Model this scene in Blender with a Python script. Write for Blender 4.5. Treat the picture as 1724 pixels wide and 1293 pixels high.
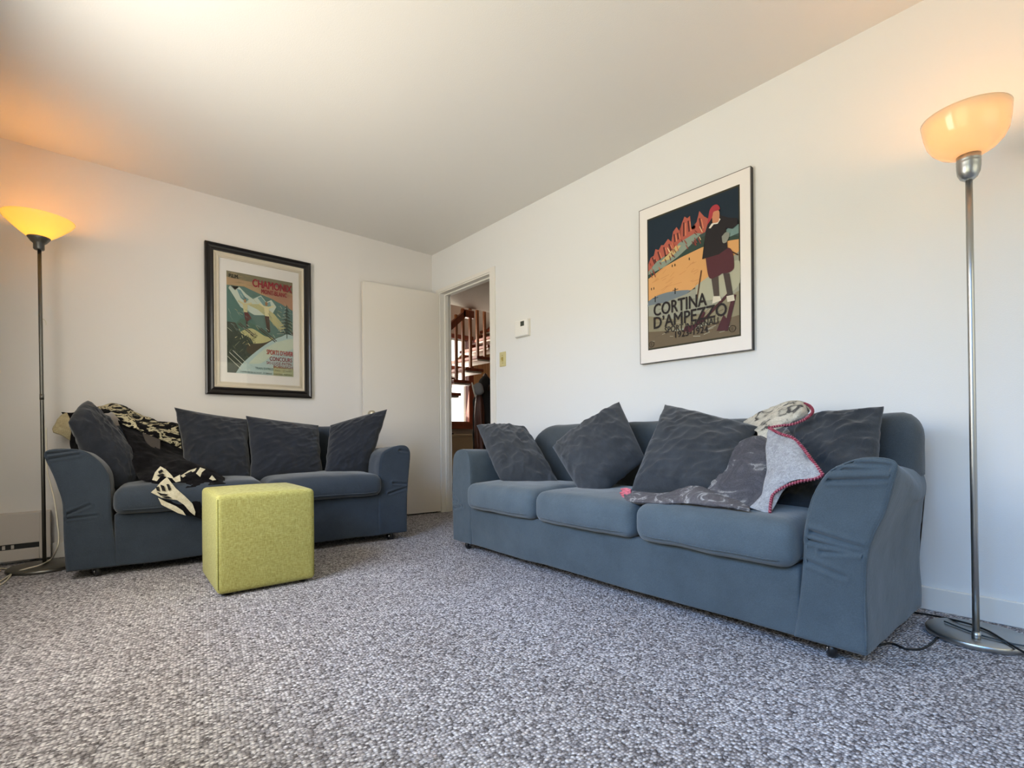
import bpy, bmesh, math, random
import numpy as np
from mathutils import Vector, Matrix, noise
random.seed(7)
for o in list(bpy.data.objects): bpy.data.objects.remove(o)
S = bpy.context.scene
COL = S.collection
PI = math.pi

# ------------------------------------------------------------------ camera, world, light, exposure
CF, CY, YAW, ROLL = 832.65, 734.27, .7212, .0084
CO = Vector((-2.5321, -4.0071, .7001))
cam = bpy.data.cameras.new('camera'); camo = bpy.data.objects.new('camera', cam); COL.objects.link(camo)
fw = Vector((math.sin(YAW), math.cos(YAW), 0)); rt = Vector((math.cos(YAW), -math.sin(YAW), 0)); up = Vector((0, 0, 1))
rr = rt*math.cos(ROLL) - up*math.sin(ROLL); uu = rt*math.sin(ROLL) + up*math.cos(ROLL)
camo.matrix_world = Matrix.Translation(CO) @ Matrix((rr, uu, -fw)).transposed().to_4x4()
cam.sensor_width = 36; cam.lens = CF/1724*36; cam.shift_y = (CY-646.5)/1724; cam.clip_start = .05
S.camera = camo
S.view_settings.view_transform = 'Standard'; S.view_settings.look = 'None'
S.view_settings.gamma = 1; S.view_settings.use_curve_mapping = False
S.view_settings.exposure = 0.0
w = bpy.data.worlds.new('world'); S.world = w; w.use_nodes = True
bg = w.node_tree.nodes['Background']; bg.inputs[0].default_value = (.93, .96, 1, 1); bg.inputs[1].default_value = .25

def area(name, loc, target, sx, sy, power, col, spread=PI):
    l = bpy.data.lights.new(name, 'AREA'); l.shape = 'RECTANGLE'; l.size = sx; l.size_y = sy; l.energy = power; l.color = col; l.spread = spread
    o = bpy.data.objects.new(name, l); COL.objects.link(o); o.location = loc
    o.rotation_euler = (Vector(target)-Vector(loc)).to_track_quat('-Z', 'Y').to_euler(); return o
def point(name, loc, power, col, rad=.03):
    l = bpy.data.lights.new(name, 'POINT'); l.energy = power; l.color = col; l.shadow_soft_size = rad
    o = bpy.data.objects.new(name, l); COL.objects.link(o); o.location = loc; return o
DAY = (.62, .84, 1)
# daylight through the windows of the left side wall (just outside the frame) and one rear window:
# blue sky from above, sunlit ground from below, open horizon at the panes
area('window_daylight_one', (-2.98, -1.9, 1.35), (0, -2.0, .9), 1.1, 1.3, 46, (1, .95, .86))
area('window_daylight_two', (-2.98, -3.5, 1.35), (0, -3.4, .9), 1.3, 1.3, 15, (1, .98, .62))
area('sky_over_near_window', (-4.6, -4.6, 3.0), (-2.6, -3.9, 1.0), 2.6, 2.0, 330, (.12, .42, 1))
area('sky_over_far_window', (-4.6, -2.2, 3.0), (-2.6, -2.2, 1.0), 3.6, 2.0, 285, (.15, .44, 1))
area('sunlit_ground_far', (-4.5, -2.2, -.5), (-2.6, -2.3, 1.8), 3.0, 1.6, 122, (1, .80, .58))
area('sunlit_ground_near', (-4.5, -4.6, -.5), (-2.6, -4.0, 1.8), 2.6, 1.6, 40, (1, .7, .4))
area('rear_daylight', (-1.2, -5.6, 1.4), (-1.3, 0, 1.3), 1.8, 1.2, 12, (1, .98, .75))
area('hall_yard_fill', (2.6, 2.6, 5.5), (2.6, 4.6, .8), 5, 3, 1500, (1, .97, .9))  # added lamp that whitens the slope outside the hall window
area('hall_daylight', (1.0, 1.28, 1.5), (1.0, -1, 1.0), .8, 1.1, 22, (1, .93, .82))
area('hall_upstairs_daylight', (2.6, .9, 3.3), (1.2, .9, 1.2), .8, .8, 18, (1, .95, .9))

# ------------------------------------------------------------------ helpers
def link(o):
    COL.objects.link(o); return o
def tag(o, label=None, cat=None, group=None, kind=None):
    if label: o['label'] = label
    if cat: o['category'] = cat
    if group: o['group'] = group
    if kind: o['kind'] = kind
    return o
def empty(name, loc=(0, 0, 0), rz=0, label=None, cat=None, group=None):
    o = bpy.data.objects.new(name, None); o.empty_display_size = .1; link(o); o.location = loc; o.rotation_euler = (0, 0, rz)
    return tag(o, label, cat, group)
def mesh(name, vs, fs, mats, parent=None, smooth=False, loc=(0, 0, 0), mi=None):
    me = bpy.data.meshes.new(name); L = Vector(loc)
    me.from_pydata([tuple(Vector(v)-L) for v in vs], [], [tuple(f) for f in fs])
    if not isinstance(mats, (list, tuple)): mats = [mats]
    for m in mats: me.materials.append(m)
    if mi is not None: me.polygons.foreach_set('material_index', mi)
    me.polygons.foreach_set('use_smooth', [smooth]*len(me.polygons))
    bm = bmesh.new(); bm.from_mesh(me); bmesh.ops.recalc_face_normals(bm, faces=bm.faces); bm.to_mesh(me); bm.free()
    me.update()
    o = link(bpy.data.objects.new(name, me)); o.location = loc
    if parent: o.parent = parent
    return o
def frombm(name, bm, mats, parent=None, smooth=False, loc=(0, 0, 0)):
    me = bpy.data.meshes.new(name)
    bmesh.ops.recalc_face_normals(bm, faces=bm.faces)
    if Vector(loc).length: bmesh.ops.translate(bm, verts=bm.verts, vec=-Vector(loc))
    bm.to_mesh(me); bm.free()
    if not isinstance(mats, (list, tuple)): mats = [mats]
    for m in mats: me.materials.append(m)
    me.polygons.foreach_set('use_smooth', [smooth]*len(me.polygons))
    o = link(bpy.data.objects.new(name, me)); o.location = loc
    if parent: o.parent = parent
    return o
def bbox(bm, x0, x1, y0, y1, z0, z1, bev=0, seg=2):
    r = bmesh.ops.create_cube(bm, size=1)
    vs = r['verts']
    for v in vs: v.co = Vector(((x0+x1)/2+v.co.x*(x1-x0), (y0+y1)/2+v.co.y*(y1-y0), (z0+z1)/2+v.co.z*(z1-z0)))
    if bev:
        es = {e for v in vs for e in v.link_edges}
        bmesh.ops.bevel(bm, geom=list(es), offset=bev, segments=seg, affect='EDGES', profile=.5)
def box(name, x0, x1, y0, y1, z0, z1, mat, parent=None, bev=0, seg=2, loc=None):
    bm = bmesh.new(); bbox(bm, x0, x1, y0, y1, z0, z1, bev, seg)
    if loc is None: loc = (0, 0, 0) if parent else ((x0+x1)/2, (y0+y1)/2, z0)
    return frombm(name, bm, mat, parent, bev > 0 and seg > 2, loc)
def lathe(name, prof, mat, parent=None, n=56, c=(0, 0, 0), smooth=True, tilt=None):
    vs = []; fs = []
    for r, z in prof:
        for k in range(n):
            a = 2*PI*k/n; vs.append(Vector((r*math.cos(a), r*math.sin(a), z)))
    m = len(prof)
    for i in range(m-1):
        for k in range(n):
            fs.append((i*n+k, i*n+(k+1) % n, (i+1)*n+(k+1) % n, (i+1)*n+k))
    if prof[0][0] > 0 and prof[0] != prof[-1]: fs.append([k for k in range(n)])
    if prof[-1][0] > 0 and prof[0] != prof[-1]: fs.append([(m-1)*n+k for k in range(n)])
    if tilt: vs = [tilt(v) for v in vs]
    vs = [v+Vector(c) for v in vs]
    o = mesh(name, vs, fs, mat, parent, smooth)
    return o
def catmull(P, n):
    P = np.array(P, float); m = len(P)
    if m == 1: return np.repeat(P, n, 0)
    ext = np.vstack([2*P[0]-P[1], P, 2*P[-1]-P[-2]]); out = []
    for q in np.linspace(0, m-1-1e-9, n):
        i = int(q); t = q-i; a, b, c, d = ext[i:i+4]
        out.append(.5*((2*b)+(-a+c)*t+(2*a-5*b+4*c-d)*t*t+(-a+3*b-3*c+d)*t**3))
    return np.array(out)
def tubeg(pts, r, n=8, closed=False):
    P = [Vector(p) for p in pts]; vs = []; fs = []; m = len(P); prev = None
    for i, p in enumerate(P):
        if closed: t = P[(i+1) % m]-P[i-1]
        else: t = P[min(i+1, m-1)]-P[max(i-1, 0)]
        if t.length < 1e-9: t = Vector((0, 0, 1))
        t.normalize()
        a = prev if prev is not None else (Vector((0, 0, 1)) if abs(t.z) < .9 else Vector((1, 0, 0)))
        a = (a - t*a.dot(t)).normalized(); prev = a; b = t.cross(a)
        rr_ = r[i] if hasattr(r, '__len__') else r
        for k in range(n):
            q = 2*PI*k/n; vs.append(p+(a*math.cos(q)+b*math.sin(q))*rr_)
    for i in range(m if closed else m-1):
        for k in range(n):
            j = (i+1) % m; fs.append((i*n+k, i*n+(k+1) % n, j*n+(k+1) % n, j*n+k))
    if not closed: fs.append(list(range(n))); fs.append([(m-1)*n+k for k in range(n)])
    return vs, fs
def tube(name, pts, r, mat, parent=None, n=8, sm=0, closed=False, loc=(0, 0, 0)):
    if sm: pts = [tuple(p) for p in catmull(pts, sm)]
    vs, fs = tubeg(pts, r, n, closed)
    return mesh(name, vs, fs, mat, parent, True, loc)
def softbox(x0, x1, y0, y1, z0, z1, r, step=.03, fn=None, nr=4):
    """rounded box as a dense grid; returns verts, faces"""
    c = [(x0+x1)/2, (y0+y1)/2, (z0+z1)/2]; h = [(x1-x0)/2, (y1-y0)/2, (z1-z0)/2]
    r = min(r, min(h)*.98)
    def axis(hh):
        core = hh-r; n = max(2, int(2*core/step)); a = [hh*0-core-r*math.cos(t) for t in np.linspace(0, PI/2, nr, endpoint=False)]
        b = list(np.linspace(-core, core, n+1)); return a+b+[-q for q in reversed(a)]
    ax = [axis(q) for q in h]; idx = {}; vs = []; fs = []
    def vert(i, j, k):
        key = (i, j, k)
        if key in idx: return idx[key]
        p = [ax[0][i], ax[1][j], ax[2][k]]
        q = [max(-(h[a]-r), min(h[a]-r, p[a])) for a in range(3)]
        d = Vector([p[a]-q[a] for a in range(3)])
        if d.length > 1e-9:
            # push to the rounded surface
            d = d.normalized()*r
        v = Vector(c)+Vector(q)+d
        idx[key] = len(vs); vs.append(v); return idx[key]
    N = [len(a)-1 for a in ax]
    for a in range(3):
        b, e = [q for q in range(3) if q != a]
        for side in (0, N[a]):
            for i in range(N[b]):
                for j in range(N[e]):
                    f = []
                    for di, dj in ((0, 0), (1, 0), (1, 1), (0, 1)):
                        k = [0, 0, 0]; k[a] = side; k[b] = i+di; k[e] = j+dj; f.append(vert(*k))
                    fs.append(f)
    if fn: vs = [Vector(fn(v)) for v in vs]
    return vs, fs
def nz(p, s=1, seed=0): return noise.noise(Vector(p)*s+Vector((seed*13.7, seed*5.1, seed*9.3)))
def fbm(p, s=1, seed=0, o=3): return noise.fractal(Vector(p)*s+Vector((seed*13.7, seed*5.1, seed*9.3)), 1.0, 2.0, o)

# ------------------------------------------------------------------ materials
def hexc(r, g, b):
    f = lambda c: ((c/255)/12.92 if c/255 <= .04045 else (((c/255)+.055)/1.055)**2.4)
    return (f(r), f(g), f(b), 1)
MC = {}
def mat(name, rgb, rough=.7, metal=0, spec=.5, bump=0, bscale=100, var=0, vscale=8, **kw):
    if name in MC: return MC[name]
    m = bpy.data.materials.new(name); m.use_nodes = True; MC[name] = m
    nt = m.node_tree; b = nt.nodes['Principled BSDF']; c = hexc(*rgb)
    b.inputs['Base Color'].default_value = c; b.inputs['Roughness'].default_value = rough; b.inputs['Metallic'].default_value = metal
    b.inputs['Specular IOR Level'].default_value = spec
    for k, v in kw.items(): b.inputs[k.replace('_', ' ')].default_value = v
    tc = nt.nodes.new('ShaderNodeTexCoord')
    if bump:
        n = nt.nodes.new('ShaderNodeTexNoise'); n.inputs['Scale'].default_value = bscale; n.inputs['Detail'].default_value = 3
        bp = nt.nodes.new('ShaderNodeBump'); bp.inputs['Strength'].default_value = bump; bp.inputs['Distance'].default_value = .004
        nt.links.new(tc.outputs['Object'], n.inputs['Vector']); nt.links.new(n.outputs['Fac'], bp.inputs['Height']); nt.links.new(bp.outputs[0], b.inputs['Normal'])
    if var:
        n = nt.nodes.new('ShaderNodeTexNoise'); n.inputs['Scale'].default_value = vscale; n.inputs['Detail'].default_value = 6
        r = nt.nodes.new('ShaderNodeValToRGB'); r.color_ramp.elements[0].position = .3; r.color_ramp.elements[1].position = .7
        r.color_ramp.elements[0].color = tuple(q*(1-var) for q in c[:3])+(1,); r.color_ramp.elements[1].color = tuple(min(1, q*(1+var)) for q in c[:3])+(1,)
        nt.links.new(tc.outputs['Object'], n.inputs['Vector']); nt.links.new(n.outputs['Fac'], r.inputs[0]); nt.links.new(r.outputs[0], b.inputs['Base Color'])
    return m
def N(nt, t, **kw):
    n = nt.nodes.new(t)
    for k, v in kw.items():
        if k in n.inputs: n.inputs[k].default_value = v
        else: setattr(n, k, v)
    return n
def ramp(nt, stops, inp):
    r = nt.nodes.new('ShaderNodeValToRGB'); e = r.color_ramp.elements
    while len(e) < len(stops): e.new(.5)
    for k, (p, c) in enumerate(stops): e[k].position = p; e[k].color = hexc(*c) if max(c) > 1 else tuple(c)+(1,)
    nt.links.new(inp, r.inputs[0]); return r
def mixc(nt, fac, a, b, mode='MIX'):
    m = nt.nodes.new('ShaderNodeMix'); m.data_type = 'RGBA'; m.blend_type = mode
    for sock, v in ((m.inputs[0], fac), (m.inputs[6], a), (m.inputs[7], b)):
        if hasattr(v, 'is_linked'): nt.links.new(v, sock)
        else: sock.default_value = v
    return m.outputs[2]

WALL = mat('wall_paint', (224, 224, 222), .85, bump=.12, bscale=220)
WALL2 = mat('wall_paint_left', (222, 217, 211), .85, bump=.12, bscale=220)
CEIL = mat('ceiling_paint', (228, 225, 219), .9, bump=.15, bscale=160)
TRIMW = mat('trim_paint', (226, 222, 214), .6)
DOORM = mat('door_paint', (222, 215, 204), .62, bump=.05, bscale=60)
def fabric(name, rgb, var=.12, weave=900, fuzz=.25, rough=.95, vscale=6):
    m = bpy.data.materials.new(name); m.use_nodes = True; nt = m.node_tree; b = nt.nodes['Principled BSDF']
    b.inputs['Roughness'].default_value = rough; b.inputs['Specular IOR Level'].default_value = .12
    b.inputs['Sheen Weight'].default_value = fuzz; b.inputs['Sheen Roughness'].default_value = .5
    tc = N(nt, 'ShaderNodeTexCoord'); c = hexc(*rgb)[:3]
    n1 = N(nt, 'ShaderNodeTexNoise', Scale=vscale, Detail=7, Roughness=.65); n2 = N(nt, 'ShaderNodeTexNoise', Scale=weave*.35, Detail=2)
    for n in (n1, n2): nt.links.new(tc.outputs['Object'], n.inputs['Vector'])
    r1 = ramp(nt, [(.3, tuple(q*(1-var) for q in c)), (.7, tuple(q*(1+var) for q in c))], n1.outputs['Fac'])
    r2 = ramp(nt, [(.3, (.82, .82, .82)), (.7, (1.0, 1.0, 1.0))], n2.outputs['Fac'])
    nt.links.new(mixc(nt, 1.0, r1.outputs[0], r2.outputs[0], 'MULTIPLY'), b.inputs['Base Color'])
    bp = N(nt, 'ShaderNodeBump', Strength=.35, Distance=.0015); nt.links.new(n2.outputs['Fac'], bp.inputs['Height'])
    n3 = N(nt, 'ShaderNodeTexNoise', Scale=22, Detail=5, Roughness=.6, Distortion=.6); nt.links.new(tc.outputs['Object'], n3.inputs['Vector'])
    bp2 = N(nt, 'ShaderNodeBump', Strength=.3, Distance=.006); nt.links.new(n3.outputs['Fac'], bp2.inputs['Height']); nt.links.new(bp.outputs[0], bp2.inputs['Normal'])
    nt.links.new(bp2.outputs[0], b.inputs['Normal']); return m
SOFA = fabric('sofa_slipcover', (74, 84, 90), .14)
CUSH = fabric('seat_cushion_cloth', (84, 95, 102), .12)
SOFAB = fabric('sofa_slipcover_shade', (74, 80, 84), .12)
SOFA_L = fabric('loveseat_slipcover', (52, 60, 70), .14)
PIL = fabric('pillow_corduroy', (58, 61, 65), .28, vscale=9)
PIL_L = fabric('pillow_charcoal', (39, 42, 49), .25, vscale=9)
OTTO = None
def ottoman_mat():
    m = bpy.data.materials.new('lime_woven'); m.use_nodes = True; nt = m.node_tree; b = nt.nodes['Principled BSDF']
    b.inputs['Roughness'].default_value = .9; b.inputs['Specular IOR Level'].default_value = .15; b.inputs['Sheen Weight'].default_value = .1
    tc = N(nt, 'ShaderNodeTexCoord')
    mp = N(nt, 'ShaderNodeMapping'); mp.inputs['Scale'].default_value = (60, 60, 420); nt.links.new(tc.outputs['Object'], mp.inputs[0])
    mq = N(nt, 'ShaderNodeMapping'); mq.inputs['Scale'].default_value = (420, 420, 60); nt.links.new(tc.outputs['Object'], mq.inputs[0])
    a = N(nt, 'ShaderNodeTexNoise', Scale=1, Detail=2); nt.links.new(mp.outputs[0], a.inputs['Vector'])
    c = N(nt, 'ShaderNodeTexNoise', Scale=1, Detail=2); nt.links.new(mq.outputs[0], c.inputs['Vector'])
    ra = ramp(nt, [(.3, (134, 126, 62)), (.5, (164, 157, 88)), (.72, (194, 188, 124))], a.outputs['Fac'])
    rc = ramp(nt, [(.3, (138, 130, 66)), (.5, (166, 160, 90)), (.72, (192, 187, 122))], c.outputs['Fac'])
    nt.links.new(mixc(nt, .5, ra.outputs[0], rc.outputs[0]), b.inputs['Base Color'])
    bp = N(nt, 'ShaderNodeBump', Strength=.35, Distance=.001); nt.links.new(a.outputs['Fac'], bp.inputs['Height']); nt.links.new(bp.outputs[0], b.inputs['Normal']); return m
OTTO = ottoman_mat()
def carpet_mat():
    m = bpy.data.materials.new('loop_carpet'); m.use_nodes = True; nt = m.node_tree; b = nt.nodes['Principled BSDF']
    b.inputs['Roughness'].default_value = 1; b.inputs['Specular IOR Level'].default_value = .05
    tc = N(nt, 'ShaderNodeTexCoord')
    mp = N(nt, 'ShaderNodeMapping'); mp.inputs['Scale'].default_value = (1, 1.35, 1); mp.inputs['Rotation'].default_value = (0, 0, .12); nt.links.new(tc.outputs['Object'], mp.inputs[0])
    v = N(nt, 'ShaderNodeTexVoronoi', Scale=112, Randomness=.62); v.feature = 'F1'; nt.links.new(mp.outputs[0], v.inputs['Vector'])
    sep = N(nt, 'ShaderNodeSeparateColor'); nt.links.new(v.outputs['Color'], sep.inputs[0])
    rc = ramp(nt, [(0, (118, 113, 114)), (.2, (156, 151, 152)), (.45, (190, 185, 186)), (.7, (214, 210, 211)), (1, (238, 235, 235))], sep.outputs[0])
    rd = ramp(nt, [(.1, (1, 1, 1)), (.4, (.76, .75, .77)), (.7, (.26, .26, .28))], v.outputs['Distance'])
    c1 = mixc(nt, .85, rc.outputs[0], rd.outputs[0], 'MULTIPLY')
    n = N(nt, 'ShaderNodeTexNoise', Scale=1.8, Detail=4); nt.links.new(tc.outputs['Object'], n.inputs['Vector'])
    rn = ramp(nt, [(.35, (.9, .89, .88)), (.65, (1.0, 1.0, 1.0))], n.outputs['Fac'])
    c2 = mixc(nt, 1, c1, rn.outputs[0], 'MULTIPLY')
    nt.links.new(c2, b.inputs['Base Color'])
    inv = N(nt, 'ShaderNodeMath', operation='SUBTRACT'); inv.inputs[0].default_value = 1; nt.links.new(v.outputs['Distance'], inv.inputs[1])
    bp = N(nt, 'ShaderNodeBump', Strength=.9, Distance=.006); nt.links.new(inv.outputs[0], bp.inputs['Height']); nt.links.new(bp.outputs[0], b.inputs['Normal']); return m
CARPET = carpet_mat()
def wood(name, c1, c2, scale=1, rough=.45, axis=2):
    m = bpy.data.materials.new(name); m.use_nodes = True; nt = m.node_tree; b = nt.nodes['Principled BSDF']; b.inputs['Roughness'].default_value = rough
    tc = N(nt, 'ShaderNodeTexCoord'); mp = N(nt, 'ShaderNodeMapping'); s = [30*scale]*3; s[axis] = 2*scale
    mp.inputs['Scale'].default_value = s; nt.links.new(tc.outputs['Object'], mp.inputs[0])
    n = N(nt, 'ShaderNodeTexNoise', Scale=1, Detail=5, Distortion=.8); nt.links.new(mp.outputs[0], n.inputs['Vector'])
    r = ramp(nt, [(.3, c1), (.7, c2)], n.outputs['Fac']); nt.links.new(r.outputs[0], b.inputs['Base Color']); return m
STEEL = mat('brushed_steel', (176, 176, 174), .34, 1, bump=.04, bscale=300)
STEELD = mat('satin_steel_dark', (112, 110, 104), .4, 1)
BLACKP = mat('black_plastic', (16, 16, 17), .4)
BLACKC = mat('black_cord', (14, 14, 15), .55)
WHITEP = mat('white_plastic', (232, 230, 224), .45)
IVORY = mat('ivory_plastic', (200, 190, 140), .5)
CORDW = mat('cream_cord', (205, 196, 176), .55)
CHROME = mat('chrome', (200, 200, 200), .15, 1)
def shade_mat(name, rgb, glow):
    m = bpy.data.materials.new(name); m.use_nodes = True; nt = m.node_tree; nt.nodes.remove(nt.nodes['Principled BSDF']); out = nt.nodes['Material Output']
    d = N(nt, 'ShaderNodeBsdfDiffuse'); d.inputs[0].default_value = hexc(*rgb); t = N(nt, 'ShaderNodeBsdfTranslucent'); t.inputs[0].default_value = hexc(*rgb)
    g = N(nt, 'ShaderNodeBsdfGlossy'); g.inputs['Roughness'].default_value = .08
    f = N(nt, 'ShaderNodeFresnel'); f.inputs[0].default_value = 1.5
    a = N(nt, 'ShaderNodeMixShader'); a.inputs[0].default_value = .5; nt.links.new(d.outputs[0], a.inputs[1]); nt.links.new(t.outputs[0], a.inputs[2])
    bb = N(nt, 'ShaderNodeMixShader'); nt.links.new(f.outputs[0], bb.inputs[0]); nt.links.new(a.outputs[0], bb.inputs[1]); nt.links.new(g.outputs[0], bb.inputs[2])
    e = N(nt, 'ShaderNodeEmission'); e.inputs[0].default_value = hexc(*glow[:3]); e.inputs[1].default_value = glow[3]
    ad = N(nt, 'ShaderNodeAddShader'); nt.links.new(bb.outputs[0], ad.inputs[0]); nt.links.new(e.outputs[0], ad.inputs[1]); nt.links.new(ad.outputs[0], out.inputs[0])
    return m
def glass_mat():
    m = bpy.data.materials.new('clear_pane'); m.use_nodes = True; nt = m.node_tree; nt.nodes.remove(nt.nodes['Principled BSDF']); out = nt.nodes['Material Output']
    t = N(nt, 'ShaderNodeBsdfTransparent'); g = N(nt, 'ShaderNodeBsdfGlossy'); g.inputs['Roughness'].default_value = .02
    f = N(nt, 'ShaderNodeFresnel'); f.inputs[0].default_value = 1.35
    bb = N(nt, 'ShaderNodeMixShader'); nt.links.new(f.outputs[0], bb.inputs[0]); nt.links.new(t.outputs[0], bb.inputs[1]); nt.links.new(g.outputs[0], bb.inputs[2]); nt.links.new(bb.outputs[0], out.inputs[0]); return m
GLASS = glass_mat()
RAILW = wood('stair_timber', (104, 44, 22), (150, 74, 38), 1, .4)
BALW = wood('baluster_timber', (126, 72, 40), (170, 108, 62), 1, .45)
PINE = wood('pine_board', (186, 132, 84), (222, 174, 122), 1, .5)
SILLW = wood('window_timber', (104, 48, 24), (140, 70, 36), 1, .45, 0)

# ------------------------------------------------------------------ room shell
H = 2.4155; X0, Y0 = -3.05, -5.7; WT = .11
DY0, DY1, DZ = -.881, -.128, 2.035      # doorway in the right wall
def st(o, kind='structure'): o['kind'] = kind; return o
st(box('floor', X0, 3.4, Y0, 1.35, -.1, 0, CARPET, loc=(0, 0, 0)))
st(box('ceiling', X0, WT, Y0, .11, H, H+.15, CEIL, loc=(0, 0, H)))
bm = bmesh.new()
bbox(bm, 0, WT, Y0, DY0, 0, H); bbox(bm, 0, WT, DY0, DY1, DZ, H); bbox(bm, 0, WT, DY1, 0, 0, H)
st(frombm('wall_right', bm, WALL))
st(box('wall_left', X0, 0, 0, WT, 0, H, WALL2, loc=(0, 0, 0)))
def windowwall(name, bxf, a0, a1, w0, w1, z0, z1, m):
    bm = bmesh.new()
    for (p, q, r, s_) in ((a0, w0, 0, H), (w1, a1, 0, H), (w0, w1, 0, z0), (w0, w1, z1, H)): bbox(bm, *bxf(p, q), r, s_)
    return st(frombm(name, bm, m))
windowwall('wall_window_side', lambda p, q: (X0-WT, X0, p, q), Y0, WT, -5.55, -1.35, .7, 2.05, WALL)
windowwall('wall_rear', lambda p, q: (p, q, Y0-WT, Y0), X0, WT, -2.1, -.3, .8, 2.0, WALL)
def windowunit(name, rotz, loc, w_, h_):
    e = empty(name, loc, rotz); e['kind'] = 'structure'
    for (a, b, c, d) in ((-w_/2, w_/2, 0, .05), (-w_/2, w_/2, h_-.05, h_), (-w_/2, -w_/2+.05, .05, h_-.05), (w_/2-.05, w_/2, .05, h_-.05), (-.03, .03, .05, h_-.05)):
        box('window_frame', a, b, -.04, .04, c, d, TRIMW, e)
    for (a, b) in ((-w_/2+.05, -.03), (.03, w_/2-.05)): box('pane', a, b, -.004, .004, .05, h_-.05, GLASS, e)
    return e
for k, y in enumerate((-2.05, -3.45, -4.85)): windowunit('window_%d' % (k+1), PI/2, (X0-.05, y, .7), 1.4, 1.35)
windowunit('window_4', 0, (-1.2, Y0-.05, .8), 1.8, 1.2)
# baseboards
def baseboard(name, x0, x1, y0, y1):
    st(box(name, x0, x1, y0, y1, 0, .0905, TRIMW, bev=.003, seg=1))
baseboard('baseboard_right', -.015, 0, Y0, DY0-.06)
baseboard('baseboard_left', -2.65, -.015, -.015, 0)
# door casing (flat trim around the opening), jamb lining and stop
bm = bmesh.new()
for (y0, y1, z0, z1) in ((DY0-.062, DY0+.0, 0, DZ+.03), (DY1, DY1+.05, 0, DZ+.03), (DY0, DY1, DZ, DZ+.03)): bbox(bm, -.010, 0, y0, y1, z0, z1)
st(frombm('trim_1', bm, TRIMW))
bm = bmesh.new()
bbox(bm, -.004, WT+.004, DY0, DY0+.012, 0, DZ); bbox(bm, -.004, WT+.004, DY1-.012, DY1, 0, DZ); bbox(bm, -.004, WT+.004, DY0+.012, DY1-.012, DZ-.012, DZ)
bbox(bm, .045, .08, DY0+.012, DY0+.024, 0, DZ-.012); bbox(bm, .045, .08, DY1-.024, DY1-.012, 0, DZ-.012); bbox(bm, .045, .08, DY0+.024, DY1-.024, DZ-.024, DZ-.012)
bbox(bm, WT, WT+.012, DY0-.06, DY0, 0, DZ+.06); bbox(bm, WT, WT+.012, DY1, DY1+.06, 0, DZ+.06); bbox(bm, WT, WT+.012, DY0-.06, DY1+.06, DZ, DZ+.06)
st(frombm('trim_2', bm, TRIMW))
# open door leaf, hinged at the far jamb
ang = math.atan2(.083, -.703)
d = empty('door_1', (-.012, -.132, 0), ang); d['kind'] = 'structure'
box('door_leaf', 0, .708, -.034, 0, .012, DZ-.012, DOORM, d, bev=.0015, seg=1)
# local +y is the room side after the turn? knob on both faces
for sgn in (-1, 1):
    k = lathe('door_knob', [(0.0, 0), (.026, 0), (.028, .006), (.012, .010), (.011, .03), (.022, .036), (.027, .047), (.023, .058), (.0, .062)], mat('brass_knob', (196, 186, 160), .35, .6), d, 24)
    k.rotation_euler = (PI/2 if sgn < 0 else -PI/2, 0, 0); k.location = (.648, -.034 if sgn < 0 else 0, .90)
for z in (.22, 1.05, 1.82):
    lathe('hinge', [(.006, -.045), (.006, .045)], mat('painted_hinge', (196, 188, 176), .5), d, 10, c=(0, -.04, z))
    
# ------------------------------------------------------------------ hall beyond the door
HC = 2.2; HY = 1.35
HW = mat('hall_wall_paint', (186, 174, 158), .85); HCM = mat('hall_ceiling_texture', (196, 186, 172), .95, bump=.6, bscale=40)
st(box('hall_ceiling', WT, 3.4, -1.6, .66, HC, HC+.2, HCM, loc=(0, 0, HC)))
st(box('hall_wall_end', WT, 3.4, -1.7, -1.6, 0, HC, HW, loc=(0, 0, 0)))
st(box('hall_wall_side', 3.4, 3.5, -1.7, HY+.1, 0, 3.6, HW, loc=(0, 0, 0)))
st(box('hall_wall_left', -.2, .0, WT, HY+.1, 0, 3.6, HW, loc=(0, 0, 0)))
bm = bmesh.new(); wx0, wx1, wz0, wz1 = .35, 1.40, .9, 1.98
bbox(bm, 0, wx0, HY, HY+.1, 0, 3.6); bbox(bm, wx1, 3.4, HY, HY+.1, 0, 3.6); bbox(bm, wx0, wx1, HY, HY+.1, 0, wz0); bbox(bm, wx0, wx1, HY, HY+.1, wz1, 3.6)
hwf = st(frombm('hall_wall_far', bm, HW))
st(box('hall_roof', -.2, 3.5, .66, HY+.1, 3.6, 3.7, HW, loc=(0, 0, 3.6)))
st(box('hall_wall_upper', WT, 3.4, .60, .66, HC+.2, 3.6, HW, loc=(0, 0, HC)))
e = empty('window_5', (0, HY, 0)); e['kind'] = 'structure'
box('window_sill', wx0-.05, wx1+.08, -.07, 0, .80, .895, SILLW, e)
box('window_frame', wx1-.005, wx1+.075, -.03, .05, .895, wz1+.06, RAILW, e)
box('window_frame', wx0-.06, wx0, -.03, .05, .895, wz1+.06, RAILW, e)
box('window_frame', wx0, wx1-.005, -.03, .05, wz1, wz1+.06, SILLW, e)
box('pane', wx0, wx1-.005, .03, .036, .895, wz1, GLASS, e)
# pine boards right of the window
for k in range(11):
    x = 1.476+k*.085
    box('pine_board', x, x+.081, HY-.02, HY, 0.02, 1.9 if k < 1 else 2.1, PINE, hwf, bev=.004, seg=1)
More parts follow.
